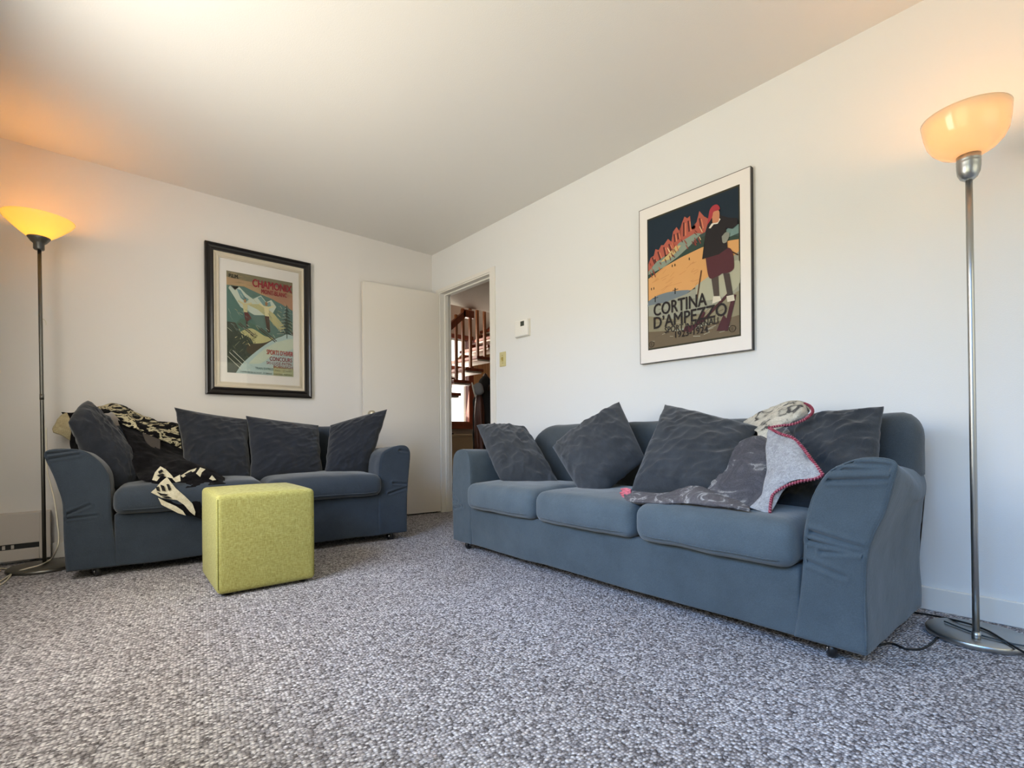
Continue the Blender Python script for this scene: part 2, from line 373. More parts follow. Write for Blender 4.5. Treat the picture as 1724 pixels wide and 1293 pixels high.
# low beige baseboard heater cabinet below the window
bc = empty('radiator', (.8, HY-.05, 0), 0, 'beige metal radiator cabinet on the hall wall under the window', 'radiator')
RB = mat('beige_enamel', (176, 156, 124), .5)
box('body', -.6, .62, -.03, .049, .1, .70, RB, bc, bev=.006); box('top_cap', -.6, .62, -.045, .049, .70, .73, RB, bc, bev=.004)
box('grille', -.6, .62, -.01, .049, .0, .1, BLACKP, bc)
box('vent_slot', -.35, .30, -.040, -.02, .745-.016, .745, BLACKP, bc)
# staircase: treads, balusters, handrail
sc = empty('staircase', (.5, .9, 0), 0, 'open-riser timber staircase with square balusters seen through the doorway', 'staircase')
UND = mat('underside_painted_light', (206, 196, 182), .5)  # pale colour paints window light onto the undersides of the treads
def W(o, *p): return Vector(p)-Vector(o)
def lb(name, x0, x1, y0, y1, z0, z1, m, p, bev=0):
    L = p.location; return box(name, x0-L.x, x1-L.x, y0-L.y, y1-L.y, z0-L.z, z1-L.z, m, p, bev, 1)
for k in range(-7, 8):
    z = 1.36+.153*k; x = .725+.168*k
    if z < .1: continue
    t = lb('tread', x, x+.27, .70, 1.30, z-.035, z, RAILW, sc, .004)
    lb('painted_light_panel', x+.02, x+.25, .72, 1.28, z-.055, z-.0355, UND, sc)
for yy in (1.27,):
    bm = bmesh.new()
    a = [(-.45, .18), (2.1, 2.50), (2.1, 2.75), (-.45, .43)]
    vs = [bm.verts.new((x+.1-sc.location.x, y-sc.location.y, z-.12)) for y in (yy, yy+.04) for x, z in a]
    for f in ((0, 1, 2, 3), (7, 6, 5, 4), (0, 4, 5, 1), (1, 5, 6, 2), (2, 6, 7, 3), (3, 7, 4, 0)): bm.faces.new([vs[i] for i in f])
    frombm('stringer', bm, RAILW, sc)
bxs = [.34, .455, .57, .685]+[.775, .872, .98, 1.085, 1.195, 1.305, 1.42, 1.54, 1.66]
for k, x in enumerate(bxs):
    kk = math.floor((x-.725)/.168); zb = 1.36+.153*kk
    zt = min(2.03+(x-.682)*.91+.0, HC+.02)
    lb('baluster', x-.016, x+.016, .705, .737, zb-.03, zt, BALW, sc, .003)
bm = bmesh.new()
a = [(-.2, 1.235-.085), (.89, 2.20-.085), (.89, 2.20), (-.2, 1.235)]
vs = [bm.verts.new((x-sc.location.x, y-sc.location.y, z-.02)) for y in (.69, .752) for x, z in a]
for f in ((0, 1, 2, 3), (7, 6, 5, 4), (0, 4, 5, 1), (1, 5, 6, 2), (2, 6, 7, 3), (3, 7, 4, 0)): bm.faces.new([vs[i] for i in f])
frombm('handrail', bm, RAILW, sc)
lb('handrail_return', .86, 1.02, .69, .752, 2.10, 2.19, RAILW, sc, .004)

# camera-derived helper: the real 3-D point on a sofa's own depth plane that a pixel of the photo shows
def ray(px, py):
    x2 = (px-862)/CF; y2 = (py-CY)/CF
    x = x2*math.cos(ROLL)-y2*math.sin(ROLL); y = x2*math.sin(ROLL)+y2*math.cos(ROLL)
    return fw + rt*x - up*y
class Frame:
    def __init__(s, A, B):
        s.o = Vector((A[0], A[1], 0)); s.u = (Vector((B[0], B[1], 0))-s.o); s.L = s.u.length; s.u.normalize(); s.v = Vector((-s.u.y, s.u.x, 0)); s.ang = math.atan2(s.u.y, s.u.x)
    def w(s, a, t, z): return s.o+s.u*a+s.v*t+Vector((0, 0, z))
    def px(s, x, y, t):
        d = ray(x, y); q = (s.v.dot(s.o)+t-s.v.dot(CO))/s.v.dot(d); return CO+d*q
FR = Frame((-.745, -1.394), (-.81, -3.609)); FL = Frame((-2.576, -.722), (-.827, -.968))
def onplane(px, py, ax, val):
    d = ray(px, py); q = (val-CO[ax])/d[ax]; return CO+d*q

# coat tree in the hall
ct = empty('coat_rack', (.90, .34, 0), 0, 'dark wooden coat tree standing in the hall before the pine boards', 'coat rack')
DKW = wood('dark_wood', (40, 22, 14), (74, 40, 24), 1, .4)
lathe('pole', [(.02, .03), (.02, 1.35), (.028, 1.37), (.02, 1.39), (0, 1.41)], DKW, ct, 16)
for k in range(4):
    a = k*PI/2+.4; tube('leg', [(0, 0, .22), (.12*math.cos(a), .12*math.sin(a), .10), (.26*math.cos(a), .26*math.sin(a), .012)], .012, DKW, ct, 8, 10)
for k in range(6):
    a = k*PI/3+.2; tube('hook', [(0, 0, 1.20), (.07*math.cos(a), .07*math.sin(a), 1.19), (.13*math.cos(a), .13*math.sin(a), 1.26)], .008, DKW, ct, 8, 8)
def garment(name, cx, cy, z0, z1, rx, ry, m, seed, label, cat):
    vs = []; fs = []; n = 40; mm = 26
    for i in range(mm):
        f = i/(mm-1); z = z1-(z1-z0)*f
        prof = min(1, .25+1.6*f**.6) if f < .25 else 1-.12*(f-.25)
        for k in range(n):
            a = 2*PI*k/n; fold = 1+.22*math.sin(5*a+seed+1.2*math.sin(f*4))*min(1, f*2)+.12*nz((math.cos(a), math.sin(a), f*3), 2, seed)
            vs.append((cx+rx*prof*fold*math.cos(a), cy+ry*prof*fold*math.sin(a), z+.015*math.sin(3*a+seed)*f))
    for i in range(mm-1):
        for k in range(n): fs.append((i*n+k, i*n+(k+1) % n, (i+1)*n+(k+1) % n, (i+1)*n+k))
    fs.append(list(range(n))); fs.append([(mm-1)*n+k for k in range(n)])
    return tag(mesh(name, vs, fs, m, None, True, (cx, cy, z0)), label, cat)
garment('coat', .90, .34, .40, 1.37, .135, .11, mat('black_coat_cloth', (22, 20, 20), .9, bump=.3, bscale=60), 1, 'black coat hanging on the hall coat tree at the door edge', 'coat')
garment('jacket', .755, .27, .55, 1.20, .05, .05, mat('brown_leather', (78, 40, 24), .5, bump=.3, bscale=50), 3, 'brown leather jacket hanging on the left side of the coat tree', 'jacket')
# cap
vs, fs = softbox(-.065, .065, -.07, .07, -.05, .05, .045, .02)
cp = empty('cap', onplane(806, 655, 1, .20), .4, 'grey cap with white brim hung on the coat tree', 'cap'); cp.rotation_euler = (0, 1.35, -.75)
mesh('crown', vs, fs, mat('grey_cap_cloth', (120, 120, 122), .9), cp, True)
lathe('brim', [(.05, -.05), (.085, -.058), (.087, -.052), (.05, -.042)], mat('white_cap_cloth', (225, 222, 214), .9), cp, 32)

# outside the hall window: added snow slope in place of bright sky, pale dry trunk
vs = []; fs = []
for i in range(30):
    for j in range(24):
        x = -3+i*.42; f = j/23; vs.append((x, 4.9+f*3.5, -.3+5.2*f**.8+.25*fbm((x, f*3, 0), .8, 3)))
for i in range(29):
    for j in range(23): fs.append((i*24+j, (i+1)*24+j, (i+1)*24+j+1, i*24+j+1))
sb = mesh('sky_stand_in_slope', vs, fs, mat('sky_stand_in_white', (246, 247, 250), .9), None, True, (3, 5, -.3)); tag(sb, 'added white snow slope standing in for bright sky beyond the hall window', 'snow')
st(box('snow_ground', -6, 9, HY+.6, 14, -.4, -.2, mat('snow', (240, 243, 248), .9), loc=(0, 0, -.2)))
bk = mat('pale_bark', (240, 226, 176), .9, bump=.4, bscale=12, var=.3, vscale=9)
vs = []; fs = []
for i in range(26):
    z = -.25+i*.16
    for k in range(40):
        a = 2*PI*k/40; p = Vector((math.cos(a), math.sin(a), z)); r = (.50-.07*i/25)*(1+.18*fbm(p, 2.2, 5)+.08*fbm(p, 9, 8)); vs.append((2.02+r*math.cos(a), 3.8+r*math.sin(a), z))
for i in range(25):
    for k in range(40): fs.append((i*40+k, i*40+(k+1) % 40, (i+1)*40+(k+1) % 40, (i+1)*40+k))
tr = mesh('tree_trunk', vs, fs, bk, None, True, (2.02, 3.8, -.2)); tag(tr, 'pale rough tree trunk outside the hall window', 'tree')

# ------------------------------------------------------------------ thermostat, switch, heater
th = empty('thermostat', (0, -1.268, 1.51), -PI/2, 'white wall thermostat with small dark display right of the doorway', 'thermostat')
box('housing', -.073, .073, -.030, 0, -.062, .062, WHITEP, th, bev=.010, seg=4)
box('backplate', -.077, .079, -.006, 0, -.066, .064, mat('backplate_white', (216, 210, 196), .5), th, bev=.002)
box('display', .000, .040, -.0315, -.028, .012, .048, mat('lcd_dark', (62, 66, 56), .3), th)
box('display_bezel', -.005, .045, -.0308, -.028, .007, .053, mat('bezel_white', (236, 234, 228), .4), th)
sw = empty('light_switch', (0, -1.028, 1.308), -PI/2, 'ivory light switch plate on the wall just right of the doorway', 'light switch')
box('plate', -.037, .037, -.006, 0, -.058, .058, IVORY, sw, bev=.003, seg=3)
box('toggle', -.005, .005, -.018, -.005, -.006, .014, mat('toggle_ivory', (176, 158, 92), .5), sw, bev=.002)
box('toggle_surround', -.009, .009, -.0075, -.005, -.018, .018, mat('toggle_ivory', (176, 158, 92), .5), sw)
for z in (-.03, .03): k = lathe('screw', [(.0035, 0), (.0035, .0018), (0, .0022)], mat('screw_brass', (150, 130, 60), .4, .6), sw, 10); k.rotation_euler = (PI/2, 0, 0); k.location = (0, -.006, z)
ht = empty('baseboard_heater', (-3.15+.0, 0, 0), 0, 'white electric baseboard heater on the left wall behind the lamp', 'heater')
HM = mat('heater_enamel', (196, 186, 176), .5)
box('cover', .11, .495, -.070, 0, .115, .287, HM, ht, bev=.004)
box('end_cap', .45, .498, -.072, 0, .02, .289, HM, ht, bev=.003)
box('lower_lip', .11, .45, -.066, 0, .02, .085, HM, ht, bev=.003)
box('air_slot', .11, .45, -.055, -.01, .085, .115, BLACKP, ht)
for x in (.30, .335): box('slot_tab', x, x+.012, -.068, -.05, .09, .11, HM, ht)

# ------------------------------------------------------------------ pictures
def color(r, g, b): return mat('ink_%d_%d_%d' % (r, g, b), (r, g, b), .55, spec=.2)
class Print:
    def __init__(s, w_, h_): s.w = w_; s.h = h_; s.bm = bmesh.new(); s.m = []; s.k = 0
    def poly(s, pts, c, sm=0):
        if sm: pts = [tuple(p) for p in catmull(list(pts)+[pts[0]], sm)][:-1]
        mm = color(*c)
        if mm not in s.m: s.m.append(mm)
        s.k += 1; y = -.00004*s.k
        vs = [s.bm.verts.new(((min(1, max(0, x))-.5)*s.w, y, (min(1, max(0, z))-.5)*s.h)) for x, z in pts]
        f = s.bm.faces.new(vs); f.material_index = s.m.index(mm)
    def line(s, a, b, wd, c):
        ax, az = a; bx, bz = b; dx, dz = (bx-ax)*s.w, (bz-az)*s.h; L = math.hypot(dx, dz); nx, nz_ = -dz/L*wd/2/s.w, dx/L*wd/2/s.h
        s.poly([(ax+nx, az+nz_), (bx+nx, bz+nz_), (bx-nx, bz-nz_), (ax-nx, az-nz_)], c)
    def done(s, parent, y):
        me = bpy.data.meshes.new('print'); bmesh.ops.triangulate(s.bm, faces=s.bm.faces)
        for f in s.bm.faces:
            f.normal_update()
            if f.normal.y > 0: f.normal_flip()
        s.bm.to_mesh(me); s.bm.free()
        for m in s.m: me.materials.append(m)
        o = link(bpy.data.objects.new('print', me)); o.parent = parent; o.location = (0, y, s.dz); return o
def lettering(body, x, z, size, c, parent, y, sx=1, width=None, align='LEFT', bold=0):
    cu = bpy.data.curves.new('lettering', 'FONT'); cu.body = body; cu.size = size; cu.align_x = align; cu.resolution_u = 3
    o = bpy.data.objects.new('lettering', cu); COL.objects.link(o); bpy.context.view_layer.update()
    me = bpy.data.meshes.new_from_object(o.evaluated_get(bpy.context.evaluated_depsgraph_get()))
    COL.objects.unlink(o); bpy.data.objects.remove(o)
    me.materials.clear(); me.materials.append(color(*c)); me.name = 'lettering'
    xs = [v.co.x for v in me.vertices]; 
    k = width/(max(xs)-min(xs)) if width else sx; x_min = min(xs)
    for v in me.vertices: v.co.x = (v.co.x-x_min)*k if width else v.co.x*k
    if bold:     # heavier strokes: the same glyphs laid again a hair apart
        bm = bmesh.new(); bm.from_mesh(me); src = bm.verts[:] + bm.edges[:] + bm.faces[:]
        for q, (dx, dz) in enumerate(((bold, 0), (-bold, 0), (0, bold), (0, -bold))):
            r = bmesh.ops.duplicate(bm, geom=src); bmesh.ops.translate(bm, verts=[v for v in r['geom'] if isinstance(v, bmesh.types.BMVert)], vec=(dx, dz, .00003*(q+1)))
        bm.to_mesh(me); bm.free()
    t = link(bpy.data.objects.new('lettering', me)); t.parent = parent; t.rotation_euler = (PI/2, 0, 0); t.location = (x, y, z); return t
def ringframe(name, w0, h0, w1, h1, y0, y1, m, parent, bev=0.0, zo=0.0):
    """four mitred bars between an outer and inner rectangle"""
    O = [(-w0/2, -h0/2), (w0/2, -h0/2), (w0/2, h0/2), (-w0/2, h0/2)]; I = [(-w1/2, -h1/2+zo), (w1/2, -h1/2+zo), (w1/2, h1/2+zo), (-w1/2, h1/2+zo)]
    for k in range(4):
        a, b = O[k], O[(k+1) % 4]; c, d_ = I[(k+1) % 4], I[k]; bm = bmesh.new()
        if bev:   # moulded profile: outer lip, hollow, inner lip
            prof = [(0, y1), (0, y0), (.18, y0-.004), (.38, y0+.003), (.62, y0+.006), (.85, y0+.002), (1, y0+.004), (1, y1)]
        else: prof = [(0, y1), (0, y0), (1, y0), (1, y1)]
        rows = []
        for f, y in prof:
            rows.append((bm.verts.new((a[0]+(d_[0]-a[0])*f, y, a[1]+(d_[1]-a[1])*f)), bm.verts.new((b[0]+(c[0]-b[0])*f, y, b[1]+(c[1]-b[1])*f))))
        for i in range(len(rows)-1): bm.faces.new((rows[i][0], rows[i][1], rows[i+1][1], rows[i+1][0]))
        bm.faces.new([r[0] for r in rows]); bm.faces.new([r[1] for r in rows][::-1])
        frombm(name, bm, m, parent)
# --- picture on the left wall
pw, ph = .721, 1.065
p1 = empty('framed_picture', (-1.499, 0, 1.5447), 0, 'black framed alpine travel poster with cream liner above the loveseat', 'picture')
FRB = mat('black_lacquer', (20, 15, 14), .3, spec=.4)
ringframe('frame_bar', pw, ph, pw-.105, ph-.105, -.034, 0, FRB, p1, 1)
ringframe('liner', pw-.104, ph-.104, pw-.175, ph-.185, -.027, 0, mat('cream_liner', (206, 194, 172), .6), p1, 1)
box('mat_board', -.30, .30, -.016, -.004, -.46, .46, mat('mat_white', (226, 220, 212), .8), p1)
AW, AH = .452, .728; az = .0
P = Print(AW, AH); P.dz = -.008
P.poly([(0, 0), (1, 0), (1, 1), (0, 1)], (84, 112, 102))
P.poly([(0, .86), (.25, .87), (.5, .82), (.75, .78), (1, .66), (1, 1), (0, 1)], (172, 142, 104))
P.poly([(0, .94), (.3, .93), (.6, .95), (1, .88), (1, 1), (0, 1)], (120, 112, 84))
P.poly([(.5, .84), (1, .70), (1, .86), (.5, .90)], (166, 124, 96))
P.poly([(0, .80), (.05, .86), (.12, .82), (.18, .86), (.28, .80), (.38, .76), (.5, .81), (.58, .75), (.66, .78), (.74, .72), (.66, .62), (.4, .6), (.2, .66), (0, .74)], (188, 196, 180))
P.poly([(.14, .84), (.2, .83), (.26, .77), (.32, .75), (.28, .72), (.2, .75)], (110, 142, 142))
P.poly([(.45, .78), (.5, .80), (.58, .74), (.64, .76), (.66, .70), (.55, .70)], (116, 146, 140))
P.poly([(0, .86), (.1, .76), (.2, .66), (.34, .58), (.44, .5), (.3, .4), (.12, .42), (0, .52)], (74, 108, 98))
P.poly([(.28, .70), (.45, .66), (.62, .58), (.8, .46), (.9, .5), (.7, .64), (.5, .72)], (178, 172, 124))
P.poly([(.66, .78), (.85, .62), (1, .56), (1, .7), (.8, .76)], (86, 116, 112))
P.poly([(.2, .55), (.4, .5), (.62, .42), (.5, .34), (.3, .38), (.1, .46)], (70, 100, 84))
P.poly([(.15, .40), (.35, .46), (.55, .40), (.7, .38), (.55, .29), (.35, .28), (.2, .33)], (182, 176, 124), 40)
P.poly([(0, .5), (.12, .5), (.2, .40), (.34, .36), (.42, .27), (.38, .16), (.22, .1), (.12, 0), (0, 0)], (52, 60, 48))
for q in range(60):      # dark fir sprays, lower left
    x = random.uniform(0, .38); z = random.uniform(.08, .47)*(1-x*.35); P.line((x, z), (x+random.uniform(-.07, .07), z-random.uniform(.02, .05)), .003, random.choice([(30, 38, 30), (84, 92, 66), (40, 50, 38), (110, 116, 84)]))
P.poly([(.3, .3), (.55, .33), (.75, .40), (1, .47), (1, .40), (.8, .36), (.58, .27), (.4, .2), (.28, .22)], (72, 62, 44), 40)
P.poly([(.12, 0), (.22, .1), (.4, .22), (.6, .33), (.8, .41), (1, .43), (1, 0)], (168, 186, 180), 60)
P.poly([(.3, .1), (.5, .24), (.72, .34), (1, .40), (1, .30), (.7, .22), (.5, .12)], (186, 194, 172), 40)
for dz_, xx, zz in ((0, 0, .12), (.03, .03, .08), (.05, .08, .06)):
    P.line((xx, .28-zz), (xx+.2, .16-zz), .004, (196, 196, 176))
# fir on the right
for k in range(9):
    z = .72-k*.034; wd = .03+k*.016; P.poly([(.90, z+.03), (.90+wd, z-.012), (.90, z-.002), (.90-wd, z-.012)], (48, 66, 58)); P.line((.90-wd, z-.012), (.90-wd*.3, z), .003, (176, 186, 172))
P.line((.9, .75), (.9, .40), .006, (48, 60, 50))
# two generic skiers
def skier(x, z, s, coat, legs, skirt):
    P.line((x-.20*s, z-.26*s), (x+.24*s, z-.47*s), .007, (66, 58, 44)); P.line((x-.16*s, z-.24*s), (x+.28*s, z-.45*s), .006, (70, 60, 46))
    if skirt: P.poly([(x-.03*s, z), (x+.07*s, z+.01*s), (x+.19*s, z-.12*s), (x+.04*s, z-.21*s), (x, z-.14*s)], legs)
    else: P.poly([(x-.05*s, z), (x+.07*s, z), (x+.10*s, z-.30*s), (x+.02*s, z-.30*s)], legs)
    P.line((x+.04*s, z-.2*s), (x+.06*s, z-.31*s), .012, (60, 52, 44))
    P.poly([(x-.07*s, z+.17*s), (x+.07*s, z+.17*s), (x+.07*s, z-.01*s), (x-.04*s, z-.01*s)], coat)
    P.line((x-.05*s, z+.15*s), (x-.2*s, z+.20*s), .012, coat); P.line((x+.05*s, z+.15*s), (x+.2*s, z+.19*s), .012, coat)
    P.poly([(x-.03*s, z+.18*s), (x+.03*s, z+.18*s), (x+.035*s, z+.235*s), (x, z+.26*s), (x-.035*s, z+.235*s)], (150, 112, 72))
skier(.26, .62, .50, (196, 186, 140), (88, 44, 42), True); skier(.58, .61, .56, (206, 196, 150), (66, 46, 38), False)
P.poly([(.68, .0), (1, .0), (1, .085), (.68, .095)], (166, 170, 132))
rp = random.Random(4)
for q in range(70):      # painterly strokes: slopes, snow, sky
    x = rp.uniform(0, .95); z = rp.uniform(.42, .80)
    P.line((x, z), (x+rp.uniform(.02, .07), z-rp.uniform(.01, .05)), .0022, rp.choice([(150, 166, 148), (98, 128, 116), (60, 88, 82), (196, 198, 170), (118, 140, 126), (176, 170, 124)]))
for q in range(46):
    x = rp.uniform(.2, .97); z = rp.uniform(.0, .36)
    if z < (x-.15)*.62: P.line((x, z), (x+rp.uniform(-.05, .05), z+rp.uniform(-.012, .012)), .002, rp.choice([(196, 206, 196), (148, 172, 170), (206, 206, 178)]))
for q in range(40):
    x = rp.uniform(.12, .42); z = rp.uniform(.30, .44); P.line((x, z), (x+rp.uniform(-.04, .04), z-rp.uniform(.005, .03)), .003, rp.choice([(206, 198, 144), (70, 74, 50), (48, 54, 40), (150, 142, 96)]))
for q in range(16):
    x = rp.uniform(.02, .45); z = rp.uniform(.87, .98); P.line((x, z), (x+.08, z-.004), .003, rp.choice([(184, 156, 116), (150, 132, 98)]))
ty = -.0165-.00004*P.k-.0004; P.done(p1, -.0165)
RED = (132, 40, 48); DK = (44, 40, 34)
lx = lambda f: (f-.5)*AW; lz = lambda f: (f-.5)*AH-.008
lettering('CHAMONIX', lx(.37), lz(.885), .078, RED, p1, ty, width=.275, bold=.0018)
lettering('MONT-BLANC', lx(.50), lz(.828), .046, RED, p1, ty, width=.180, bold=.0007)
lettering('P.L.M.', lx(.03), lz(.935), .036, DK, p1, ty, width=.062, bold=.001)
lettering('SPORTS D\u2019HIVER', lx(.575), lz(.213), .050, (158, 58, 52), p1, ty, width=.188, bold=.0005)
lettering('CONCOURS', lx(.62), lz(.150), .044, RED, p1, ty, width=.160, bold=.0004)
lettering('SKI-LUGE-PATIN-', lx(.57), lz(.112), .030, RED, p1, ty, width=.185)
lettering('BOBSLEIGH', lx(.68), lz(.078), .030, RED, p1, ty, width=.138)
lettering('TRAIN EXPRESS', lx(.40), lz(.050), .024, (60, 90, 84), p1, ty, width=.125)
lettering('PARIS \u2013 LE FAYET', lx(.70), lz(.045), .016, (110, 100, 76), p1, ty, width=.12)
lettering('CHEMIN DE FER DU FAYET \u00b7 ST GERVAIS \u00b7 CHAMONIX \u00b7 MARTIGNY', lx(.18), lz(.008), .014, DK, p1, ty, width=.36)
box('glass', -.305, .305, -.0262, -.0256, -.462, .462, GLASS, p1)
# --- picture on the right wall
qw, qh = .6461, .9065
p2 = empty('framed_picture', (0, -2.6364, 1.5711), -PI/2, 'thin framed dark ski poster with white border above the long sofa', 'picture')
box('backing_board', -qw/2, qw/2, -.026, 0, -qh/2, qh/2, mat('frame_side_black', (36, 33, 34), .5), p2)
ringframe('frame_bar', qw, qh, qw-.006, qh-.006, -.029, -.026, mat('frame_grey', (112, 106, 100), .4), p2)
box('mat_board', -qw/2+.003, qw/2-.003, -.0275, -.0262, -qh/2+.003, qh/2-.003, mat('mat_white2', (232, 226, 220), .7), p2)
BW, BH = .537, .762
P = Print(BW, BH); P.dz = .003
P.poly([(0, 0), (1, 0), (1, 1), (0, 1)], (60, 56, 40))
i_ = .012
P.poly([(i_, i_), (1-i_, i_), (1-i_, 1-i_), (i_, 1-i_)], (28, 42, 54))
P.poly([(i_, .60), (.1, .62), (.3, .70), (.55, .82-.05), (1-i_, .72), (1-i_, i_), (i_, i_)], (62, 78, 74))
P.poly([(i_, .655), (.04, .70), (.08, .71), (.1, .755), (.14, .74), (.17, .77), (.2, .765), (.25, .80), (.29, .77), (.31, .84), (.35, .865), (.38, .83), (.39, .78), (.41, .88), (.44, .92), (.47, .90), (.50, .91), (.51, .82), (.55, .79), (.57, .85), (.60, .92), (.65, .87), (.70, .84), (.66, .76), (.5, .74), (.3, .66), (i_, .60)], (176, 92, 76))
for (a, b, c_, d_) in ((.06, .70, .1, .63), (.13, .73, .16, .66), (.2, .75, .22, .68), (.32, .82, .33, .76), (.43, .88, .43, .78), (.48, .88, .49, .80), (.60, .87, .62, .79), (.26, .76, .29, .70), (.09, .68, .13, .62), (.36, .82, .37, .77)):
    P.line((a, b), (c_, d_), .009, (92, 48, 46)); P.line((a+.02, b-.01), (c_+.02, d_), .005, (214, 132, 96))
P.poly([(i_, .60), (.12, .66), (.2, .665), (.3, .70), (.38, .745), (.55, .775), (.62, .76), (.5, .70), (.3, .62), (.12, .575), (i_, .56)], (134, 146, 132))
P.poly([(.16, .645), (.26, .69), (.34, .73), (.40, .72), (.34, .68), (.26, .645)], (200, 174, 118))
P.poly([(i_, .575), (.2, .60), (.4, .655), (.6, .73), (.75, .74), (1-i_, .66), (1-i_, .55), (.6, .60), (.3, .585), (i_, .53)], (50, 68, 60))
P.poly([(i_, .545), (.2, .60), (.4, .635), (.62, .66), (.8, .66), (1-i_, .64), (1-i_, .3), (.5, .3), (i_, .36)], (212, 158, 100))
P.poly([(.8, .70), (.9, .74), (1-i_, .74), (1-i_, .68), (.85, .67)], (112, 138, 134))
for q in range(26):
    x = random.uniform(.05, .55); z = random.uniform(.40, .57); P.line((x, z), (x+random.uniform(.03, .1), z+random.uniform(.0, .035)), .0018, (190, 132, 82))
P.poly([(i_, .375), (.12, .40), (.28, .405), (.5, .38), (.42, .34), (.2, .33), (i_, .33)], (112, 122, 128), 36)
P.poly([(i_, .34), (.2, .335), (.45, .36), (.7, .42), (.85, .5), (1-i_, .56), (1-i_, i_), (i_, i_)], (150, 150, 134))
P.poly([(i_, .26), (.3, .2), (.6, .2), (1-i_, .3), (1-i_, .12), (i_, .12)], (136, 128, 104))
P.poly([(i_, i_), (1-i_, i_), (1-i_, .14), (.5, .10), (i_, .14)], (106, 92, 72))
P.poly([(.55, .40), (.75, .46), (1-i_, .5), (1-i_, .34), (.8, .28), (.6, .30)], (170, 168, 146), 30)
for (x, z) in ((.095, .375), (.33, .40)):
    P.line((x, z+.025), (x, z-.02), .006, (30, 30, 30)); P.line((x-.03, z+.01), (x+.035, z+.012), .003, (30, 30, 30))
for (x, z) in ((.05, .47), (.08, .47), (.3, .60), (.33, .60), (.49, .615)): P.line((x, z), (x, z-.018), .005, (40, 34, 30))
rp = random.Random(9)
for q in range(34):
    x = rp.uniform(.04, .9); z = rp.uniform(.03, .33); P.line((x, z), (min(.97, x+rp.uniform(.03, .1)), z+rp.uniform(-.01, .02)), .0024, rp.choice([(166, 160, 138), (122, 112, 92), (98, 88, 70), (178, 176, 156)]))
for q in range(30):
    x = rp.uniform(.03, .62); z = .56+.2*x+rp.uniform(-.0, .10)+.05*(x > .2); P.line((x, z), (x+rp.uniform(.01, .03), z-rp.uniform(.02, .05)), .004, rp.choice([(206, 118, 84), (116, 56, 50), (226, 196, 150), (150, 72, 62)]))
# generic standing skier with a beret
P.line((.62, .50), (.56, .26), .006, (90, 58, 40)); P.line((.87, .60), (.985, .535), .006, (70, 46, 34))
P.line((.945, .28), (.86, .05), .022, (70, 34, 40)); P.line((.62, .14), (.90, .30), .014, (70, 34, 40)); P.poly([(.42, .10), (.5, .08), (.62, .14), (.66, .20), (.62, .22), (.55, .13), (.44, .13)], (72, 34, 40)); P.poly([(.77, .06), (.86, .05), (.88, .12), (.84, .16), (.80, .10)], (72, 34, 40))
P.poly([(.72, .44), (.79, .44), (.80, .28), (.75, .28)], (76, 66, 60)); P.poly([(.84, .44), (.90, .43), (.935, .27), (.88, .28)], (70, 60, 56))
P.poly([(.74, .30), (.81, .29), (.82, .26), (.73, .25)], (210, 202, 184)); P.poly([(.87, .28), (.94, .28), (.95, .24), (.88, .24)], (206, 198, 180))
P.poly([(.665, .585), (.90, .60), (.945, .47), (.90, .435), (.83, .44), (.79, .43), (.70, .435)], (82, 42, 48), 40)
P.poly([(.70, .82), (.80, .845), (.90, .80), (.98, .78), (.985, .74), (.93, .72), (.87, .74), (.885, .60), (.80, .575), (.63, .575), (.655, .66), (.665, .74)], (36, 32, 34))
P.poly([(.70, .775), (.73, .80), (.765, .80), (.80, .825), (.82, .81), (.79, .785), (.75, .79), (.72, .77)], (222, 212, 196))
P.poly([(.74, .80), (.80, .80), (.805, .87), (.74, .87)], (196, 132, 98), 20)
P.poly([(.685, .80), (.70, .86), (.715, .90), (.75, .92), (.79, .915), (.815, .885), (.80, .875), (.75, .875), (.735, .84)], (168, 58, 66), 30)
P.poly([(.83, .69), (.87, .71), (.905, .69), (.88, .645), (.84, .645)], (136, 138, 128), 20)
ty = -.0277-.00004*P.k-.0004; P.done(p2, -.0277)
bx_ = lambda f: (f-.5)*BW; bz_ = lambda f: (f-.5)*BH+.003
BK = (34, 28, 28)
lettering('CORTINA', bx_(.08), bz_(.250), .098, BK, p2, ty, width=.318, bold=.0014)
lettering('D\u2019AMPEZZO', bx_(.08), bz_(.155), .094, BK, p2, ty, width=.425, bold=.0014)
lettering('SPORT INVERNALI', bx_(.21), bz_(.108), .048, BK, p2, ty, width=.31, bold=.0004)
lettering('1923-1924', bx_(.33), bz_(.060), .050, BK, p2, ty, width=.19, bold=.0004)
for cx_, cz_ in ((.925, .06), (.05, .045)):
    vs, fs = tubeg([((cx_-.5)*BW+.016*math.cos(a), ty, (cz_-.5)*BH+.016*math.sin(a)) for a in np.linspace(0, 2*PI, 24, endpoint=False)], .0012, 4, True)
    mesh('emblem', vs, fs, color(60, 52, 44), p2); lettering('E', (cx_-.5)*BW-.006, (cz_-.5)*BH-.008, .022, (60, 52, 44), p2, ty)

